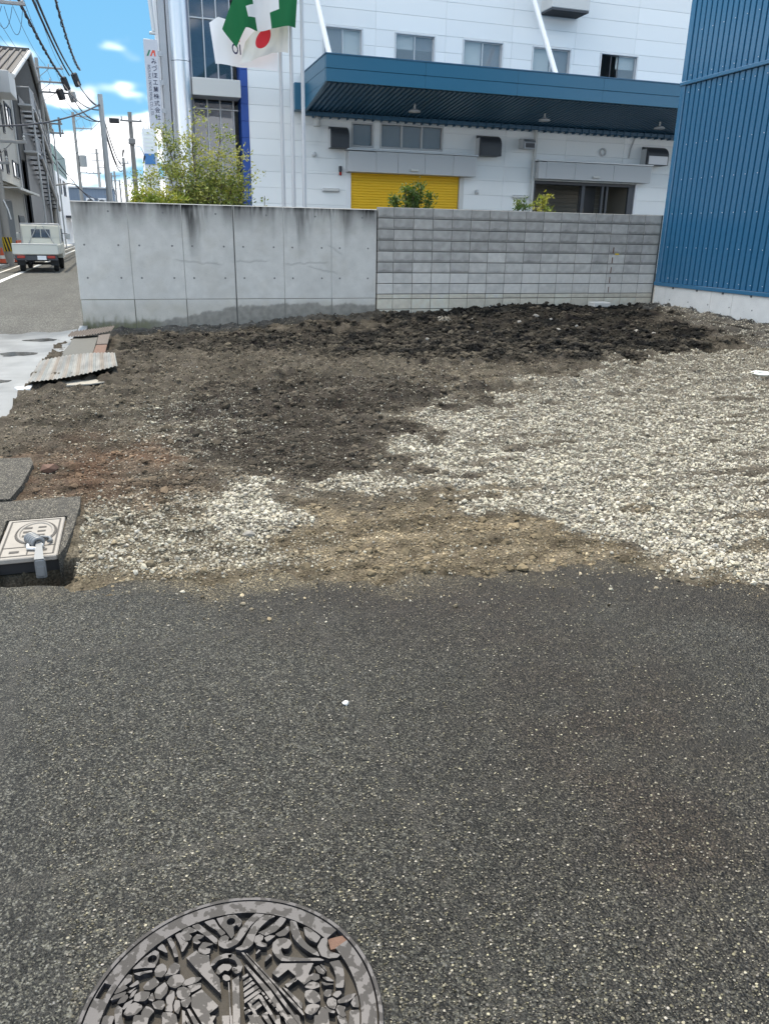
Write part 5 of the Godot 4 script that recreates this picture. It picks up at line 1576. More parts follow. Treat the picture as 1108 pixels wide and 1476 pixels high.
func build_small_things() -> void:
	# meter box with its patterned lid
	var lid := thing("meter_box", "cream painted water meter lid with a raised ring, set in the asphalt slab", "meter box", Vector3(-0.61, 0.061, -4.135))
	var W := 0.145
	var L := 0.285
	cube("frame", Vector3(-W - 0.006, -0.09, -L - 0.006), Vector3(W + 0.006, -0.012, L - 0.03), M.dark, lid, 0.004)  # coloured near black for the shade of the hole below the lid
	cube("lid", Vector3(-W, -0.022, -L), Vector3(W, 0.006, L), M.lid_paint, lid, 0.005)
	var r := Geo.new()
	var ring := []
	for k in 33: ring.append(Vector3(0.015 + 0.085 * cos(TAU * k / 32), 0.006, -0.06 + 0.15 * sin(TAU * k / 32)))
	r.tube(ring, 0.008, 0.008, 6, false)
	obj("raised_ring", r, M.lid_paint, lid)
	var gro := Geo.new()
	var loop := []
	for k in 33: loop.append(Vector3(0.015 + 0.099 * cos(TAU * k / 32), 0.005, -0.06 + 0.166 * sin(TAU * k / 32)))
	gro.tube(loop, 0.006, 0.006, 5, false)
	for s in [-1, 1]: gro.box(Vector3(s * (W - 0.022) - 0.0045, 0.004, -L + 0.03), Vector3(s * (W - 0.022) + 0.0045, 0.0075, L - 0.03))
	for s in [-1, 1]: gro.box(Vector3(-W + 0.02, 0.004, s * (L - 0.03) - 0.005), Vector3(W - 0.02, 0.0075, s * (L - 0.03) + 0.005))
	gro.box(Vector3(-W + 0.02, 0.004, 0.134), Vector3(W - 0.02, 0.0075, 0.144))
	gro.box(Vector3(-0.003, 0.004, 0.13), Vector3(0.003, 0.0075, 0.25))
	for k in 3:
		gro.box(Vector3(-0.05, 0.004, -0.15 + 0.06 * k), Vector3(-0.01, 0.0085, -0.125 + 0.06 * k))
		gro.box(Vector3(0.02, 0.004, -0.15 + 0.06 * k), Vector3(0.06, 0.0085, -0.13 + 0.06 * k))
	gro.box(Vector3(-0.085, 0.004, 0.19), Vector3(-0.04, 0.0085, 0.215))
	gro.box(Vector3(0.05, 0.004, 0.185), Vector3(0.09, 0.0085, 0.21))
	obj("raised_marks", gro, M.lid_line, lid)
	# a strap clamp: coil on the lid, strap down over the edge to a flat foot
	var st := thing("strap_clamp", "grey metal strap with a coiled end, hanging over the meter lid's near edge", "clamp", Vector3(-0.56, 0.068, -4.03))
	st.scale = Vector3.ONE * 0.85
	for k in 5:
		var g := Geo.new()
		var lp := []
		for i in 17:
			var an := TAU * i / 16.0
			lp.append(Vector3(-0.02 + 0.028 * cos(an) + 0.012 * k - 0.03, 0.03 + 0.028 * sin(an), -0.02 + 0.022 * k - 0.012 * cos(an)))
		g.tube(lp, 0.011, 0.011, 7, false)
		obj("coil", g, M.galvanised, st)
	pipe("hook", [Vector3(0.0, 0.02, -0.06), Vector3(0.05, 0.015, -0.05), Vector3(0.065, 0.012, 0.0), Vector3(0.05, 0.02, 0.03)], 0.01, M.galvanised, st)
	pipe("loop", [Vector3(-0.06, 0.012, 0.04), Vector3(-0.055, 0.012, 0.1), Vector3(0.0, 0.012, 0.12), Vector3(0.02, 0.02, 0.08)], 0.012, M.alu, st)
	var sg := Geo.new()
	sg.prism(PackedVector2Array([Vector2(-0.015, 0), Vector2(0.015, 0), Vector2(0.026, 0.24), Vector2(-0.026, 0.24)]), 0.008, Transform3D(Basis(Vector3(1, 0, 0), Vector3(0.08, -0.1, 0.99), Vector3(0, 0.99, 0.1)), Vector3(0.002, 0.03, 0.05)))
	obj("strap", sg, M.galvanised, st)
	cube("foot", Vector3(-0.006, -0.11, 0.262), Vector3(0.052, 0.008, 0.29), M.galvanised, st, 0.006)
	cube("foot_face", Vector3(0.004, -0.09, 0.291), Vector3(0.042, -0.035, 0.297), M.galvanised, st)

	# sheets left along the street edge
	var tones := [Color(0.22, 0.213, 0.2), Color(0.2, 0.205, 0.2), Color(0.215, 0.19, 0.165), Color(0.19, 0.2, 0.195), Color(0.24, 0.235, 0.22), Color(0.2, 0.17, 0.14)]
	var corr := func(c: Array, n: int, wave: float, lift: Callable) -> Geo:
		var g := Geo.new()
		for s in 2:
			var pts := PackedVector3Array()
			var cols := PackedColorArray()
			var nx := n * 8
			for j in 13:
				for i in nx + 1:
					var u := float(i) / nx
					var v := j / 12.0
					var p: Vector3 = (c[0] as Vector3).lerp(c[1], u).lerp((c[2] as Vector3).lerp(c[3], u), v)
					p.y += wave * sin(u * n * TAU) + lift.call(u, v) - (0.0015 if s else 0.0)
					if j == 0: p.z += 0.16 * sin(u * 3.3 + 0.3) + 0.02 * warp.get_noise_2d(u * 9.0, 1.0)
					pts.append(p)
					var t: Color = tones[int(u * n + 0.25) * 7 % 6]
					cols.append(t * (1.0 + 0.35 * warp.get_noise_2d(u * 5.0, v * 2.0)))
			g.grid(pts, nx, 12, cols)
		return g
	var sh := corr.call([Vector3(-1.12, 0.02, -8.85), Vector3(-0.22, 0.09, -9.2), Vector3(-1.13, 0.03, -10.2), Vector3(-0.27, 0.07, -10.45)], 21, 0.0048, func(u: float, v: float) -> float: return 0.05 + 0.03 * sin(u * PI) * v) as Geo
	tag(obj("corrugated_sheet", sh, M.tin), "pale striped corrugated metal sheet lying nearest, its near edge bent up", "metal sheet")
	sh = corr.call([Vector3(-0.98, 0.03, -12.72), Vector3(-0.36, 0.06, -12.95), Vector3(-0.94, 0.05, -13.1), Vector3(-0.3, 0.1, -13.4)], 16, 0.008, func(u: float, v: float) -> float: return 0.03) as Geo
	tag(obj("corrugated_sheet", sh, M.old_board), "narrow dull corrugated strip lying farthest, against the concrete wall's corner", "metal sheet")
	var plank := func(called: String, c: Array, y: float, m: Material, label: String, cat: String) -> void:
		var g := Geo.new()
		var p := PackedVector2Array()
		for q in c: p.append(Vector2(q[0], -q[1]))
		g.prism(p, 0.012, Transform3D(Basis(Vector3.RIGHT, -PI / 2), Vector3(0, y, 0)), 0.002)
		tag(obj(called, g, m), label, cat)
	plank.call("steel_plate", [[-0.9, -12.9], [-0.55, -12.95], [-0.57, -10.36], [-0.68, -10.4], [-0.7, -10.32], [-0.96, -10.2], [-0.93, -11.1], [-0.95, -11.15], [-0.91, -12.0]], 0.02, M.dull_plate, "flat olive-grey metal plate between the two corrugated sheets", "metal plate")
	plank.call("board", [[-0.545, -11.75], [-0.395, -11.78], [-0.41, -10.42], [-0.565, -10.38]], 0.035, M.rust, "rust-brown board lying beside the olive-grey plate, nearer half", "board")
	plank.call("board", [[-0.54, -12.93], [-0.37, -12.97], [-0.39, -11.8], [-0.54, -11.77]], 0.045, M.old_board, "grey-brown board lying beside the olive-grey plate, farther half", "board")
	plank.call("white_board", [[-0.85, -9.0], [-0.4, -9.1], [-0.36, -8.84], [-0.5, -8.75], [-0.78, -8.7]], 0.025, M.beige, "white flat board sticking out under the striped corrugated sheet", "board")
	plank.call("metal_strip", [[-1.25, -8.75], [-1.08, -8.85], [-1.08, -8.6], [-1.2, -8.58]], 0.02, M.alu, "short bent metal strip at the left end of the striped sheet", "metal strip")
	# a clump of dry roots on the soil before the block wall
	var rt := Geo.new()
	for k in 40:
		var a := rng.randf() * TAU
		var l := rng.randf_range(0.05, 0.16)
		rt.tube([Vector3(0, 0.02, 0), Vector3(cos(a) * l * 0.5, rng.randf_range(0.02, 0.1), sin(a) * l * 0.5), Vector3(cos(a) * l, rng.randf_range(0.0, 0.05), sin(a) * l)], 0.006, 0.002, 4, false)
	var ro := obj("root_clump", rt, M.beige)
	ro.position = Vector3(5.35, lot_height(5.35, -13.3), -13.3)
	tag(ro, "straw-coloured clump of dry roots on the soil below the block wall's left end", "root clump")
	var lr := Geo.new()
	lr.lathe([Vector2(0.1, 0.0), Vector2(0.125, 0.02), Vector2(0.1, 0.035), Vector2(0.08, 0.02), Vector2(0.09, 0.0)], 24, Transform3D(Basis.IDENTITY, Vector3(7.25, lot_height(7.25, -7.6) + 0.02, -7.6)))
	tag(obj("white_ring", lr, M.blind), "white plastic ring lying on the gravel by the right edge", "ring")
	var con := cube("concrete_piece", Vector3(9.15, lot_height(9.3, -14.5) + 0.0, -14.7), Vector3(9.55, lot_height(9.3, -14.5) + 0.1, -14.45), M.block, self, 0.015)
	tag(con, "flat piece of pale concrete on the heap before the block wall", "concrete piece")
	var pb := put("pebble", pebble(71), self, Vector3(0.61, 0.006, -2.3))
	pb.scale = Vector3(0.017, 0.008, 0.013)
	pb.material_override = M.off_white
	tag(pb, "single white pebble lying in the middle of the asphalt road", "pebble")
	var rd := put("red_scrap", pebble(72), self, Vector3(-0.7, 0.004, -2.73))
	rd.scale = Vector3(0.02, 0.004, 0.008)
	rd.material_override = M.red_dot
	tag(rd, "small red scrap on the asphalt at the left edge", "scrap")


# ---------------------------------------------------------------- manhole cover

func build_manhole() -> void:
	var t := thing("manhole_cover", "round cast iron manhole cover with raised blossoms, scrolls and a tiled gable", "manhole cover", Vector3(0.0695, 0.0075, -1.2115))
	var top := 0.007
	var ringg := Geo.new()
	ringg.lathe([Vector2(0.326, -0.05), Vector2(0.326, top - 0.002), Vector2(0.324, top), Vector2(0.316, top), Vector2(0.3145, top - 0.006), Vector2(0.3145, -0.05)], 120)
	obj("frame_ring", ringg, M.iron_top, t)
	# rim of the cover, with three pockets cut into it
	var rim := Geo.new()
	var cuts := [[-150.5, 3.1, 0.291, 0.3095], [-26.3, 3.4, 0.272, 0.3115], [150.0, 3.1, 0.291, 0.3095], [28.0, 3.2, 0.288, 0.3095]]
	var n := 360
	for k in n:
		var deg := -180.0 + k
		var a0 := deg_to_rad(deg)
		var a1 := deg_to_rad(deg + 1.0)
		var bands := [[0.2775, 0.3115]]
		for c in cuts:
			if absf(deg + 0.5 - c[0]) < c[1]: bands = [[0.2775, c[2]], [c[3], 0.3115]]
		for bnd in bands:
			if bnd[1] - bnd[0] < 0.001: continue
			var f := func(r: float, a: float, y: float) -> Vector3: return Vector3(r * cos(a), y, r * sin(a))
			rim.quad(f.call(bnd[0], a1, top), f.call(bnd[1], a1, top), f.call(bnd[1], a0, top), f.call(bnd[0], a0, top))
			rim.quad(f.call(bnd[1], a1, top), f.call(bnd[1], a1, -0.0094), f.call(bnd[1], a0, -0.0094), f.call(bnd[1], a0, top))
			rim.quad(f.call(bnd[0], a0, top), f.call(bnd[0], a0, -0.0094), f.call(bnd[0], a1, -0.0094), f.call(bnd[0], a1, top))
			rim.quad(f.call(bnd[0], a0, -0.0094), f.call(bnd[0], a0, top), f.call(bnd[1], a0, top), f.call(bnd[1], a0, -0.0094))
			rim.quad(f.call(bnd[1], a1, -0.0094), f.call(bnd[1], a1, top), f.call(bnd[0], a1, top), f.call(bnd[0], a1, -0.0094))
	obj("rim", rim, M.iron_top, t)
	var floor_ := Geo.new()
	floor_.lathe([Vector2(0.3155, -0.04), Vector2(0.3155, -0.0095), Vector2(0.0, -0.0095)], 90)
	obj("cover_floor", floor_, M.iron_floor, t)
	for h in [Vector2(-0.156, -0.201), Vector2(0.03, -0.253)]:
		var pit := Geo.new()
		pit.lathe([Vector2(0.0102, -0.0094), Vector2(0.0102, -0.0085), Vector2(0.0, -0.0085)], 14, Transform3D(Basis.IDENTITY, Vector3(h.x, 0, h.y)))
		obj("pick_hole_shade", pit, M.dark, t)  # dark disc on the cover floor, painting the shade inside the hole
	var pk := Geo.new()
	pk.box(Vector3(0.245, -0.009, -0.142), Vector3(0.288, 0.001, -0.112))
	obj("gravel_in_pocket", pk, M.rust, t)
	var shapes := [
		"petal -150,-154 -151,-168 -146,-178 -136,-183 -128,-175 -126,-164 -131,-154 -137,-148",
		"petal -130,-149 -123,-157 -118,-170 -107,-176 -97,-167 -99,-156 -106,-148 -119,-148",
		"petal -126,-131 -119,-141 -109,-145 -95,-141 -89,-126 -96,-116 -109,-112 -120,-119",
		"petal -131,-133 -125,-118 -128,-105 -141,-93 -152,-98 -154,-113 -149,-123 -136,-130",
		"petal -153,-151 -167,-145 -176,-134 -174,-127 -162,-123 -147,-130 -144,-136",
		"leaf -94,-114 -86,-125 -71,-128 -52,-121 -62,-114 -78,-112",
		"leaf -82,-108 -69,-109 -54,-108 -56,-98 -76,-92 -78,-99",
		"petal -107,-99 -103,-109 -92,-109 -81,-100 -79,-89 -85,-81 -97,-80 -105,-88",
		"petal -99,-76 -91,-77 -80,-81 -79,-70 -88,-58 -96,-63",
		"leaf -119,-109 -113,-104 -113,-90 -119,-77 -119,-58 -133,-64 -128,-76 -130,-93 -123,-100",
		"leaf -111,-83 -102,-79 -102,-61 -107,-48 -114,-57 -115,-70",
		"petal -159,-89 -147,-91 -136,-87 -134,-76 -140,-68 -154,-75",
		"petal -139,-60 -122,-55 -112,-46 -110,-20 -140,-29",
		"stem -99,-55 -92,-49 -93,-15 -101,-17",
		"stem -89,-53 -83,-53 -63,-6 -76,-10",
		"roof_panel -81,-182 -57,-195 -49,-182 -36,-175 -30,-174 -30,-146 -22,-123 -13,-107 -14,-67 -51,-128",
		"roof_panel -76,-82 -54,-91 -22,-40 -43,-29 -35,2 -58,-5 -79,-58",
		"scroll -67,-264 -51,-249 -72,-247 -65,-236 -70,-228 -80,-229 -88,-241 -87,-254 -80,-262",
		"scroll -52,-239 -36,-230 -44,-224 -53,-224 -45,-213 -54,-211 -63,-219 -62,-231",
		"scroll -40,-212 -18,-201 -32,-199 -38,-195 -26,-189 -29,-179 -39,-178 -51,-188 -51,-198 -46,-205",
		"ray -143,-227 -133,-236 -129,-230 -122,-208",
		"ray -120,-245 -112,-247 -105,-227 -99,-192 -106,-192 -110,-216",
		"ray -101,-252 -89,-256 -88,-235 -74,-222 -89,-200 -92,-225",
		"ray -61,-266 -47,-269 -30,-245 -7,-211 -11,-199 -28,-225 -44,-245",
		"ray -31,-270 -9,-271 -1,-246 13,-224 3,-220 -5,-238 -20,-254",
		"wave 89,-258 112,-249 94,-243 74,-228 55,-205 36,-185 16,-179 5,-182 -5,-193 -4,-205 2,-214 13,-216 19,-208 15,-198 25,-197 36,-206 47,-221 69,-243",
		"wave 115,-247 135,-237 119,-233 96,-217 80,-198 71,-174 58,-166 43,-165 31,-172 47,-177 60,-197 77,-223 96,-240",
		"wave 148,-230 159,-221 150,-210 129,-194 104,-189 96,-197 90,-201 108,-205 133,-218",
		"wave 128,-185 146,-191 161,-200 162,-187 149,-176 135,-177",
		"scroll 81,-193 92,-195 98,-188 95,-180 92,-179 91,-173 102,-165 101,-159 91,-161 81,-169 77,-181",
		"scroll 101,-183 113,-186 126,-182 115,-176 105,-171",
		"scroll 130,-110 120,-124 113,-145 118,-163 130,-171 146,-169 157,-160 159,-150 149,-140 141,-141 135,-148 131,-138 134,-122 151,-113 179,-102 213,-92 222,-84",
		"wave 169,-213 181,-206 182,-187 184,-158 195,-133 212,-110 214,-98 200,-109 182,-133 168,-161 165,-185",
		"wave 196,-185 203,-184 213,-173 229,-147 217,-134 203,-146 195,-163",
		"eave 42,-160 48,-159 101,-56 143,55 137,53 93,-50",
		"eave 52,-155 55,-155 108,-56 150,23 152,33 148,33",
		"eave 44,-124 50,-125 92,-45 128,51 117,47 79,-45",
		"slat 36,-98 49,-103 51,-96 36,-88",
		"slat 36,-84 54,-91 58,-83 35,-73",
		"slat 35,-68 57,-80 63,-72 33,-59",
		"slat 34,-56 64,-68 69,-59 33,-45",
		"slat 32,-40 69,-57 74,-49 32,-31",
		"slat 71,-46 75,-48 80,-39 75,-37",
		"slat 76,-34 81,-37 85,-28 80,-26",
		"slat 82,-23 87,-26 92,-17 86,-14",
		"slat 88,-12 93,-15 98,-6 93,-3",
		"slat 94,0 99,-3 104,6 99,10",
		"slat 100,12 105,9 110,18 105,22",
		"frame 39,-29 65,-43 71,-38 97,41 91,39 64,-34 47,-25 63,31 57,29",
		"slat 45,-19 63,-28 69,-15 51,-7",
		"slat 63,5 82,-1 85,5 68,12",
		"pillar 13,-95 30,-102 18,17 2,13",
		"pillar 4,-93 7,-91 0,12 -4,11",
		"slat 30,-25 35,-20 29,-16",
		"slat 29,-13 41,-16 45,-10 30,-4",
		"slat 29,21 47,-3 51,4 38,24",
		"scroll 13,-161 24,-159 35,-142 40,-123 34,-110 24,-108 17,-119 20,-125 28,-122 31,-129 27,-143 13,-154",
		"scroll -29,-143 -25,-154 -10,-164 8,-166 21,-161 17,-153 3,-156 -13,-154 -22,-145",
		"scroll -18,-122 -13,-134 -2,-140 13,-134 16,-127 8,-120 0,-125 -13,-117",
		"scroll -6,-109 -2,-113 5,-109 10,-102 9,-96 1,-95 -5,-101",
		"scroll 16,-120 21,-123 27,-119 28,-110 22,-110",
		"plaster_panel 102,-86 125,-105 198,-84 181,-61 183,-44 166,-37 155,-54 146,-49 152,-63 139,-85 113,-71",
		"plaster_panel 124,-50 149,-61 154,-55 129,-40",
		"plaster_panel 117,-48 128,-38 154,6 149,19",
		"plaster_panel 73,-147 83,-157 87,-152 76,-145",
		"plaster_panel 90,-120 95,-131 106,-138 110,-131 95,-120",
		"petal 166,-21 177,-21 186,-15 192,-4 192,9 178,12 168,6 162,-9",
		"petal 155,24 163,13 176,13 188,21 178,32 166,36 157,29",
		"petal 175,65 183,35 193,26 202,38 197,71",
		"petal 205,19 210,11 219,11 225,19 223,28 217,37 207,30",
		"petal 199,25 206,36 216,43 214,46 203,40",
		"petal 203,-6 212,-12 222,-8 218,4 210,7 204,2",
		"petal 221,5 229,-2 240,0 241,7 229,14",
		"petal 221,39 227,32 240,40 235,49 237,59 230,60 223,51",
		"petal 183,-56 192,-59 203,-52 202,-43 192,-41 184,-47",
		"petal 200,-73 208,-75 218,-55 213,-51 204,-58",
		"petal 213,-77 219,-69 222,-56 217,-66",
		"leaf 210,-44 221,-41 232,-28 219,-33",
		"leaf 205,-34 214,-27 229,-21 210,-24",
		"leaf 167,-32 176,-39 186,-40 198,-32 198,-24 182,-23",
		"wave 233,-75 256,-74 260,-53 257,-30 248,-4 232,-9 239,-35 239,-57",
		"leaf 229,20 253,13 272,15 264,23 248,30 229,27",
		"leaf 256,34 265,24 273,22 269,48 258,43",
		"leaf 237,83 248,50 269,54 259,90",
		"leaf -198,-176 -158,-173 -157,-168 -177,-169 -185,-166",
		"leaf -238,-136 -228,-152 -209,-176 -201,-171 -204,-158 -217,-151 -211,-143 -225,-138",
		"leaf -245,-123 -238,-132 -214,-134 -217,-126 -231,-124",
		"leaf -206,-145 -189,-155 -187,-147 -200,-143",
		"leaf -211,-132 -192,-139 -205,-128",
		"leaf -207,-118 -200,-130 -190,-133 -198,-119 -205,-115",
		"leaf -231,-110 -225,-121 -212,-126 -210,-119 -217,-110",
		"leaf -221,-95 -215,-105 -200,-110 -205,-102 -218,-93",
		"petal -197,-107 -194,-120 -181,-124 -164,-117 -167,-106 -175,-100 -189,-103",
		"petal -218,-81 -209,-98 -195,-101 -182,-90 -181,-83 -194,-73 -211,-75",
		"petal -185,-43 -181,-74 -172,-85 -163,-78 -157,-69 -168,-58 -173,-40",
		"petal -166,-100 -159,-114 -155,-97 -158,-94",
		"leaf -237,-94 -231,-105 -222,-95 -224,-80 -219,-54 -234,-58",
		"plate -201,-186 -176,-208 -150,-224 -141,-216 -140,-203 -145,-189 -152,-176 -176,-183",
		"plate -3,-272 10,-272 27,-273 43,-270 57,-246 47,-230 42,-240 34,-236 33,-212 25,-203 16,-226 4,-249",
		"lobe 215,-123 230,-142 244,-144 242,-128 238,-116 241,-103 263,-88 254,-82 235,-85 219,-97",
	]
	for half in 2:
		for s in shapes:
			var words: PackedStringArray = (s as String).split(" ")
			var poly := PackedVector2Array()
			for k in range(1, words.size()):
				var q := words[k].split(",")
				var p := Vector2(float(q[0]), -float(q[1])) / 1000.0
				poly.append(p if half == 0 else -p)
			# rounded corners: each corner is cut twice, except on straight-edged pieces
			if not words[0] in ["roof_panel", "eave", "slat", "frame", "pillar", "plaster_panel", "stem"]: poly = rounded(poly)
			if words[0] in ["petal", "leaf", "scroll", "wave", "ray"]:
				var wide := Geometry2D.offset_polygon(poly, 0.0011)
				if wide.size() == 1: poly = wide[0]
			if words[0] == "plate":
				var h := Vector2(-0.156, 0.201) if poly[0].x < -0.1 or (half == 1 and poly[0].x > 0.1) else Vector2(0.03, 0.253)
				if half == 1: h = Vector2(0.156, -0.201) if poly[0].x > 0.1 else Vector2(-0.03, -0.253)
				var hole := PackedVector2Array()
				for k in 14: hole.append(h + Vector2(cos(TAU * k / 14), sin(TAU * k / 14)) * 0.0105)
				var left := Geometry2D.clip_polygons(poly, PackedVector2Array([h + Vector2(-0.0003, 0), h + Vector2(0.0003, 0), h + Vector2(0.0003, 0.2), h + Vector2(-0.0003, 0.2)]))
				poly = left[0]
				var opened := Geometry2D.clip_polygons(poly, hole)
				poly = opened[0]
			var y := top + {"wave": 0.0012, "scroll": 0.0006, "petal": -0.0008, "leaf": -0.0016, "slat": -0.001, "ray": -0.0004, "lobe": 0.0004}.get(words[0], 0.0) as float
			if half == 1: y -= 0.0005
			var g := Geo.new()
			g.prism(poly, y + 0.0094, Transform3D(Basis(Vector3.RIGHT, -PI / 2), Vector3(0, -0.0094, 0)), 0.0008 if words[0] in ["petal", "leaf", "wave", "scroll"] else 0.0005)
			if g.v.size(): obj(words[0], g, M.iron_top, t)


func rounded(p: PackedVector2Array) -> PackedVector2Array:
	var out := PackedVector2Array()
	var n := p.size()
	for k in n:
		var a := p[k]
		var b := p[(k + 1) % n]
		out.append(a.lerp(b, 0.1))
		out.append(a.lerp(b, 0.9))
	return out


# ---------------------------------------------------------------- poles and wires

func pole(label: String, at: Vector3, h: float, r: float, m: Material, arms: Array) -> Node3D:
	var t := thing("utility_pole", label, "utility pole", at)
	var g := Geo.new()
	g.tube([Vector3(0, -0.1, 0), Vector3(0, h * 0.5, 0), Vector3(0, h, 0)], r, r * 0.68, 12)
	obj("shaft", g, m, t)
	for a in arms:
		var arm := cube("crossarm", Vector3(a[0], a[2] - 0.06, 0.12), Vector3(a[1], a[2] + 0.06, 0.24), M.arm, t, 0.01)
		var count := maxi(2, int((a[1] - a[0]) / 0.55))
		for k in count:
			var x := lerpf(a[0] + 0.1, a[1] - 0.1, float(k) / (count - 1))
			if absf(x) < r: continue
			var i := Geo.new()
			i.lathe([Vector2(0.03, 0.0), Vector2(0.06, 0.04), Vector2(0.03, 0.1), Vector2(0.06, 0.14), Vector2(0.02, 0.22), Vector2(0.0, 0.22)], 8, Transform3D(Basis.IDENTITY, Vector3(x, a[2] + 0.06, 0.18)))
			obj("insulator", i, M.insulator, arm)
		if a[1] - a[0] > 1.0:
			pipe("brace", [Vector3(0.0, a[2] - 0.7, 0.16), Vector3((a[0] + a[1]) * 0.5, a[2] - 0.06, 0.18)], 0.022, M.arm, t)
	for k in int(h / 0.9) - 2:
		var s := 1.0 if k % 2 else -1.0
		pipe("step_bolt", [Vector3(s * r * 0.7, 2.0 + 0.45 * k, 0), Vector3(s * (r + 0.13), 2.0 + 0.45 * k, 0)], 0.012, M.arm, t, -1.0, 5)
	return t


func wire(label: String, a: Vector3, b: Vector3, sag: float, r: float, spiral := 0.0) -> void:
	var path := []
	var n := 28
	for k in n + 1:
		var u := float(k) / n
		path.append(a.lerp(b, u) - Vector3(0, 4.0 * sag * u * (1.0 - u), 0))
	var g := Geo.new()
	g.tube(path, r, r, 6, false)
	if spiral > 0.0:
		for s in 1:
			var hel := []
			for k in 260:
				var u := k / 259.0
				var p := a.lerp(b, u) - Vector3(0, 4.0 * sag * u * (1.0 - u), 0)
				var an := u * TAU * 17.0 + s * 2.0
				var q := spiral * (0.75 + 0.5 * warp.get_noise_2d(u * 30.0, s * 9.0))
				hel.append(p + Vector3(cos(an) * q, sin(an) * q - 0.3 * spiral, 0))
			g.tube(hel, r * 0.45, r * 0.45, 5, false)
	tag(obj("overhead_wire", g, M.wire if r > 0.02 else M.thin_wire), label, "wire", "wires over the street")


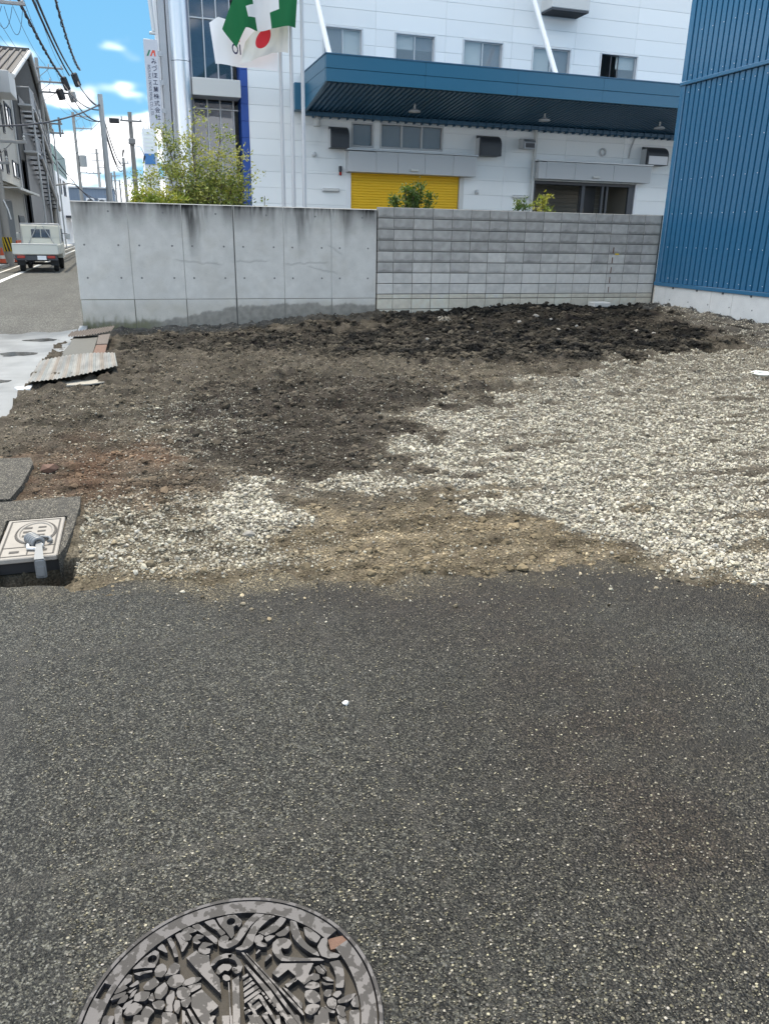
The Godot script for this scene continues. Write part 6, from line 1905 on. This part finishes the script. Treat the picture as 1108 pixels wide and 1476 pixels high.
func build_poles() -> void:
	var near := pole("concrete pole with a yellow and black striped sleeve by the traffic cones", Vector3(-5.12, 0, -40), 12.6, 0.17, M.pole_concrete, [[-1.2, 1.95, 10.25], [-1.2, 1.9, 11.3], [0.1, 1.35, 5.05], [0.0, 0.55, 4.2]])
	var sl := Geo.new()
	sl.tube([Vector3(0, 0.55, 0), Vector3(0, 1.15, 0)], 0.172, 0.17, 16)
	obj("sleeve", sl, M.dark, near)
	for k in 8:
		var g := Geo.new()
		var path := []
		for i in 7: path.append(Vector3(cos(TAU * k / 8.0 + i * 0.14) * 0.173, 0.55 + 0.1 * i, sin(TAU * k / 8.0 + i * 0.14) * 0.173))
		g.tube(path, 0.028, 0.028, 5)
		obj("stripe", g, M.stripe_yellow, near)
	pipe("lamp_arm", [Vector3(0.0, 2.9, 0), Vector3(0.25, 2.3, 0.3), Vector3(0.32, 1.9, 0.3)], 0.03, M.alu, near)
	var a := pole("tall pole with three crossarms beside the dark gable, carrying the cable boxes", Vector3(-5.35, 0, -71), 13.6, 0.19, M.pole_concrete, [[-0.2, 1.85, 12.95], [-0.1, 1.75, 12.0], [-0.1, 2.3, 11.3], [-0.1, 1.35, 9.15], [-0.1, 1.4, 8.5]])
	cube("arm_post", Vector3(1.05, 8.2, 0.1), Vector3(1.2, 9.6, 0.26), M.arm, a)
	pipe("lamp_arm", [Vector3(0.1, 4.7, 0.2), Vector3(1.3, 4.9, 0.3), Vector3(1.9, 4.85, 0.3)], 0.06, M.steel, a)
	var p3 := pole("thin dark pole with two long crossarms and a grey transformer can", Vector3(-4.9, 0, -110), 14.7, 0.24, M.pole_concrete, [[-0.1, 2.0, 14.25], [0.05, 2.05, 12.95], [0.0, 2.6, 8.0]])
	var tank := Geo.new()
	tank.lathe([Vector2(0.0, 8.7), Vector2(0.42, 8.7), Vector2(0.45, 9.9), Vector2(0.3, 10.05), Vector2(0.0, 10.05)], 16, Transform3D(Basis.IDENTITY, Vector3(0.62, 0, 0.1)))
	tank.box(Vector3(0.1, 9.2, 0.02), Vector3(0.4, 9.35, 0.16))
	obj("transformer", tank, M.tank, p3)
	pole("thin pole far down the street, seen just left of the thick steel pole", Vector3(-3.35, 0, -140), 13.3, 0.26, M.pole_concrete, [[-0.9, 0.8, 12.6], [-0.8, 0.7, 11.6], [-0.2, 1.0, 10.6]])
	pole("thick plain grey steel pole rising behind the concrete wall's left part", Vector3(-0.87, 0, -60), 9.9, 0.225, M.pole_steel, [])
	var p4 := pole("concrete pole with one crossarm between the steel pole and the tree", Vector3(0.9, 0, -60), 8.95, 0.19, M.pole_concrete, [[-0.65, 0.75, 8.4]])
	var box := Geo.new()
	box.box(Vector3(-1.35, 8.2, 0.1), Vector3(-0.7, 8.5, 0.4), 0.03)
	obj("switch_box", box, M.closure, p4)
	for s in [[-0.6, 6.6], [0.75, 6.3]]:
		var g := Geo.new()
		g.tube([Vector3(0.0, 6.9, 0.15), Vector3(s[0] * 0.7, s[1] + 0.55, 0.2), Vector3(s[0], s[1], 0.2)], 0.02, 0.02, 5)
		g.tube([Vector3(s[0], s[1], 0.2), Vector3(s[0] - 0.12, s[1] - 0.45, 0.2)], 0.07, 0.03, 7)
		obj("cable_end", g, M.closure, p4)
	cube("band", Vector3(-0.22, 7.0, -0.22), Vector3(0.22, 7.35, 0.22), M.arm, p4, 0.04)
	var p6 := pole("short pole whose top just clears the tree's left edge", Vector3(0.37, 0, -90), 8.4, 0.2, M.pole_concrete, [[-0.5, 0.5, 7.9]])
	for q in [[-1.2, -170.0, 12.0, "slender pole at the far end of the street, middle of three"], [-0.4, -180.0, 11.0, "slender pole at the far end of the street, right of three"], [-2.1, -200.0, 13.5, "slender pole at the far end of the street, left of three"]]:
		pole(q[3], Vector3(q[0], 0, q[1]), q[2], 0.24, M.pole_concrete, [[-1.0, 1.0, q[2] - 0.8], [-1.0, 1.0, q[2] - 1.7]])
	# closures that hang in the thick cables by the tall pole
	for q in [[Vector3(-3.45, 11.95, -70.6), "black cable box hung in the wires, left of the upper pair"], [Vector3(-2.65, 12.2, -70.2), "black cable box hung in the wires, right of the upper pair"], [Vector3(-3.85, 11.15, -70.4), "dark cable can hung in the wires, left of the lower pair"], [Vector3(-3.02, 11.05, -70.5), "grey cable can hung in the wires, right of the lower pair"]]:
		var g := Geo.new()
		var low: bool = q[0].y < 11.5
		if low: g.lathe([Vector2(0.0, -0.5), Vector2(0.32, -0.45), Vector2(0.36, 0.35), Vector2(0.2, 0.5), Vector2(0.0, 0.5)], 14, Transform3D(Basis(Vector3.BACK, 0.25), Vector3.ZERO))
		else: g.box(Vector3(-0.3, -0.62, -0.25), Vector3(0.3, 0.55, 0.25), 0.1, Transform3D(Basis(Vector3.BACK, 0.3), Vector3.ZERO))
		var o := obj("cable_box", g, M.tank if q[0].x > -3.2 and low else M.closure)
		o.position = q[0]
		o.scale = Vector3.ONE * 0.8
		tag(o, q[1], "cable box", "boxes in the overhead cables")
	# wires: over the street, from the near arms to the far ones
	var far := Vector3(-3.45, 12.4, -70.6)
	for q in [["thick black cable wound with thinner ones, leftmost heavy one", Vector3(-3.55, 10.75, -40), Vector3(-3.6, 12.3, -70.8), 0.25, 0.06, 0.085], ["plain thick black cable, left of the straight pair", Vector3(-2.95, 10.7, -40), Vector3(-3.1, 12.5, -70.6), 0.2, 0.055, 0.0], ["plain thick black cable, right of the straight pair", Vector3(-2.8, 10.75, -40), Vector3(-2.75, 12.5, -70.2), 0.35, 0.055, 0.0], ["black cable wound with thinner ones, rightmost heavy one", Vector3(-2.05, 10.9, -40), Vector3(-2.3, 12.9, -70.2), 0.5, 0.05, 0.085]]:
		wire(q[0], q[1], q[2], q[3], q[4], q[5])
	for q in [[-3.6, 11.9, -0.95, 9.0, 0.5, 0.04, "upper left one"], [-2.65, 12.2, -0.9, 9.15, 0.3, 0.045, "straightest one"], [-2.6, 12.3, -0.85, 9.2, 0.5, 0.03, "thin upper one"], [-3.05, 11.0, -0.9, 8.3, 0.45, 0.045, "lower thick one"], [-3.8, 11.1, -0.9, 8.35, 0.6, 0.03, "lowest one"]]:
		wire("dark cable sagging to the thick steel pole from the cable boxes, " + q[6], Vector3(q[0], q[1], -70.4), Vector3(q[2], q[3], -60.2), q[4], q[5])
	for q in [[-5.4, 12.9, "leftmost"], [-4.8, 13.2, "second from left"], [-4.2, 13.2, "third from left"], [-3.7, 13.2, "rightmost"]]:
		wire("thin wire between striped and tall pole, %s of four" % q[2], Vector3(q[0] + 0.7, 11.5 if q[0] > -5.0 else 10.5, -40), Vector3(q[0], q[1], -71), 0.5, 0.012)
		wire("thin wire from the tall pole to the transformer pole, %s of four" % q[2], Vector3(q[0], q[1], -71), Vector3(q[0] + 0.4, 14.4, -110), 0.9, 0.012)
	for k in 3: wire("loose wire hanging under the striped pole's upper arm, " + ["left loop", "middle loop", "right loop"][k], Vector3(-5.0 + 0.5 * k, 10.15, -40), Vector3(-4.1 + 0.4 * k, 10.15, -40), 0.6 + 0.2 * k, 0.011)
	for k in 2: wire("thin wire slanting down to the gable's ridge at the left edge, " + ["left one", "right one"][k], Vector3(-5.15 + 0.35 * k, 10.0, -40), Vector3(-7.0 + 0.5 * k, 13.2, -66), 0.2, 0.012)
	wire("dark cable crossing the street from the left edge to the steel pole", Vector3(-5.1, 5.65, -40.0), Vector3(-0.95, 9.3, -60), 0.35, 0.045)
	for q in [[0.0, 8.9, 0.95, 8.4, "highest"], [0.1, 8.5, 0.3, 8.2, "middle"], [0.0, 8.2, 0.4, 7.9, "lowest"]]:
		wire("dark cable from the steel pole down to the far poles, " + q[4], Vector3(-0.85, q[1], -60.2), Vector3(q[2] * 0.4, q[3] - 0.7, -90), 1.0, 0.045)
	for q in [[-4.8, 14.4, "upper left"], [-4.0, 14.4, "upper middle"], [-3.2, 14.4, "upper right"], [-4.2, 13.1, "lowest"]]:
		wire("thin wire between the transformer pole and the farthest poles, " + q[2], Vector3(q[0], q[1], -110), Vector3(q[0] * 0.75, 12.7, -140), 0.7, 0.014)
	for y in [8.2, 7.4]: wire("%s thin wire from the white building across to the steel pole" % ("upper" if y > 8.0 else "lower"), Vector3(-5.6, y, -82), Vector3(-0.95, y + 0.2, -60.2), 0.4, 0.015)
	wire("dark cable sagging from the tall pole to the street's end", Vector3(-5.3, 7.5, -71.2), Vector3(-2.4, 4.2, -112), 0.8, 0.05)
	wire("thinner dark cable below it, from the tall pole to the street's end", Vector3(-5.3, 6.9, -71.2), Vector3(-1.6, 5.4, -118), 1.3, 0.035)


# ---------------------------------------------------------------- lorry

func build_truck() -> void:
	var t := thing("flatbed_lorry", "small cream flatbed lorry seen from behind, driving away along the street", "lorry", Vector3(-3.42, -0.06, -34.2))
	t.scale = Vector3.ONE * 0.95
	var P: Material = M.truck_paint
	cube("bed_floor", Vector3(-0.84, 0.68, -2.95), Vector3(0.84, 0.74, -0.03), P, t)
	var tg := cube("tailgate", Vector3(-0.86, 0.7, -0.025), Vector3(0.86, 1.1, 0.02), P, t, 0.01)
	for x in [-0.86, -0.3, 0.26, 0.8]: cube("tailgate_rib", Vector3(x, 0.72, 0.021), Vector3(x + 0.05, 1.08, 0.035), P, tg)
	cube("tailgate_rail", Vector3(-0.87, 1.075, -0.035), Vector3(0.87, 1.115, 0.045), M.off_white, tg, 0.01)
	for s in [-1.0, 1.0]:
		var sd := cube("side_board", Vector3(minf(s * 0.83, s * 0.87), 0.7, -2.95), Vector3(maxf(s * 0.83, s * 0.87), 1.08, -0.04), P, t, 0.01)
		for k in 4: cube("side_rib", Vector3(minf(s * 0.872, s * 0.89), 0.72, -2.8 + k * 0.85), Vector3(maxf(s * 0.872, s * 0.89), 1.06, -2.72 + k * 0.85), P, sd)
	# cab and the guard frame before its rear window
	var cab := Geo.new()
	cab.prism(PackedVector2Array([Vector2(-0.05, 0.45), Vector2(1.5, 0.45), Vector2(1.6, 1.0), Vector2(1.25, 1.78), Vector2(1.0, 1.86), Vector2(0.0, 1.86), Vector2(-0.05, 1.8)]), 1.62, Transform3D(Basis(Vector3(0, 0, -1), Vector3(0, 1, 0), Vector3(1, 0, 0)), Vector3(-0.81, 0, -3.05)), 0.03)
	obj("cab", cab, P, t)
	for s in [-1.0, 1.0]:
		cube("rear_window", Vector3(0.02 if s > 0 else -0.38, 1.32, -2.998), Vector3(0.38 if s > 0 else -0.02, 1.66, -2.975), M.tinted, t)
		cube("side_window", Vector3(minf(s * 0.812, s * 0.83), 1.15, -4.1), Vector3(maxf(s * 0.812, s * 0.83), 1.7, -3.35), M.tinted, t)
	var fr := Geo.new()
	fr.tube([Vector3(-0.78, 1.08, -2.9), Vector3(-0.78, 1.88, -2.9), Vector3(0.78, 1.88, -2.9), Vector3(0.78, 1.08, -2.9)], 0.035, 0.035, 8)
	fr.tube([Vector3(-0.6, 0.9, -2.88), Vector3(-0.12, 1.8, -2.88)], 0.022, 0.022, 6)
	fr.tube([Vector3(0.6, 0.9, -2.88), Vector3(0.12, 1.8, -2.88)], 0.022, 0.022, 6)
	obj("guard_frame", fr, M.steel, t)
	cube("headboard", Vector3(-0.8, 0.74, -2.97), Vector3(0.8, 1.28, -2.93), P, t)
	cube("chassis", Vector3(-0.42, 0.42, -4.4), Vector3(0.42, 0.66, -0.2), M.dark, t)
	cube("rear_beam", Vector3(-0.8, 0.46, -0.16), Vector3(0.8, 0.66, -0.02), M.dark_steel, t, 0.01)
	for s in [-1.0, 1.0]:
		cube("tail_lamp", Vector3(minf(s * 0.42, s * 0.72), 0.54, -0.02), Vector3(maxf(s * 0.42, s * 0.72), 0.645, 0.03), M.red_lens, t, 0.01)
		cube("mud_flap", Vector3(minf(s * 0.48, s * 0.8), 0.25, -0.5), Vector3(maxf(s * 0.48, s * 0.8), 0.62, -0.47), M.dark, t)
		cube("mirror", Vector3(minf(s * 0.95, s * 1.13), 1.25, -4.15), Vector3(maxf(s * 0.95, s * 1.13), 1.5, -4.1), M.off_white, t, 0.02)
		pipe("mirror_arm", [Vector3(s * 0.8, 1.5, -4.15), Vector3(s * 1.02, 1.5, -4.12), Vector3(s * 1.02, 1.3, -4.12)], 0.015, M.dark_steel, t)
		for z in [-0.95, -3.75]:
			var w := Node3D.new()
			w.name = numbered(t, "wheel")
			t.add_child(w, true)
			w.position = Vector3(s * 0.66, 0.31, z)
			var g := Geo.new()
			g.lathe([Vector2(0.19, -0.09), Vector2(0.29, -0.09), Vector2(0.31, -0.06), Vector2(0.31, 0.06), Vector2(0.29, 0.09), Vector2(0.19, 0.09)], 24, Transform3D(Basis(Vector3.BACK, PI / 2), Vector3.ZERO))
			obj("tyre", g, M.tyre, w)
			var h := Geo.new()
			h.lathe([Vector2(0.0, -0.05), Vector2(0.19, -0.05), Vector2(0.19, 0.05), Vector2(0.0, 0.05)], 18, Transform3D(Basis(Vector3.BACK, PI / 2), Vector3.ZERO))
			obj("rim", h, M.off_white, w)
	var np := cube("number_plate", Vector3(0.04, 0.48, -0.01), Vector3(0.38, 0.645, 0.012), M.white_paint, t, 0.004)
	np.set_meta("label", "white number plate")
	cube("exhaust", Vector3(-0.35, 0.28, -1.3), Vector3(-0.2, 0.42, -0.5), M.dark_steel, t, 0.05)
	cube("axle", Vector3(-0.6, 0.26, -1.02), Vector3(0.6, 0.36, -0.88), M.dark, t, 0.03)
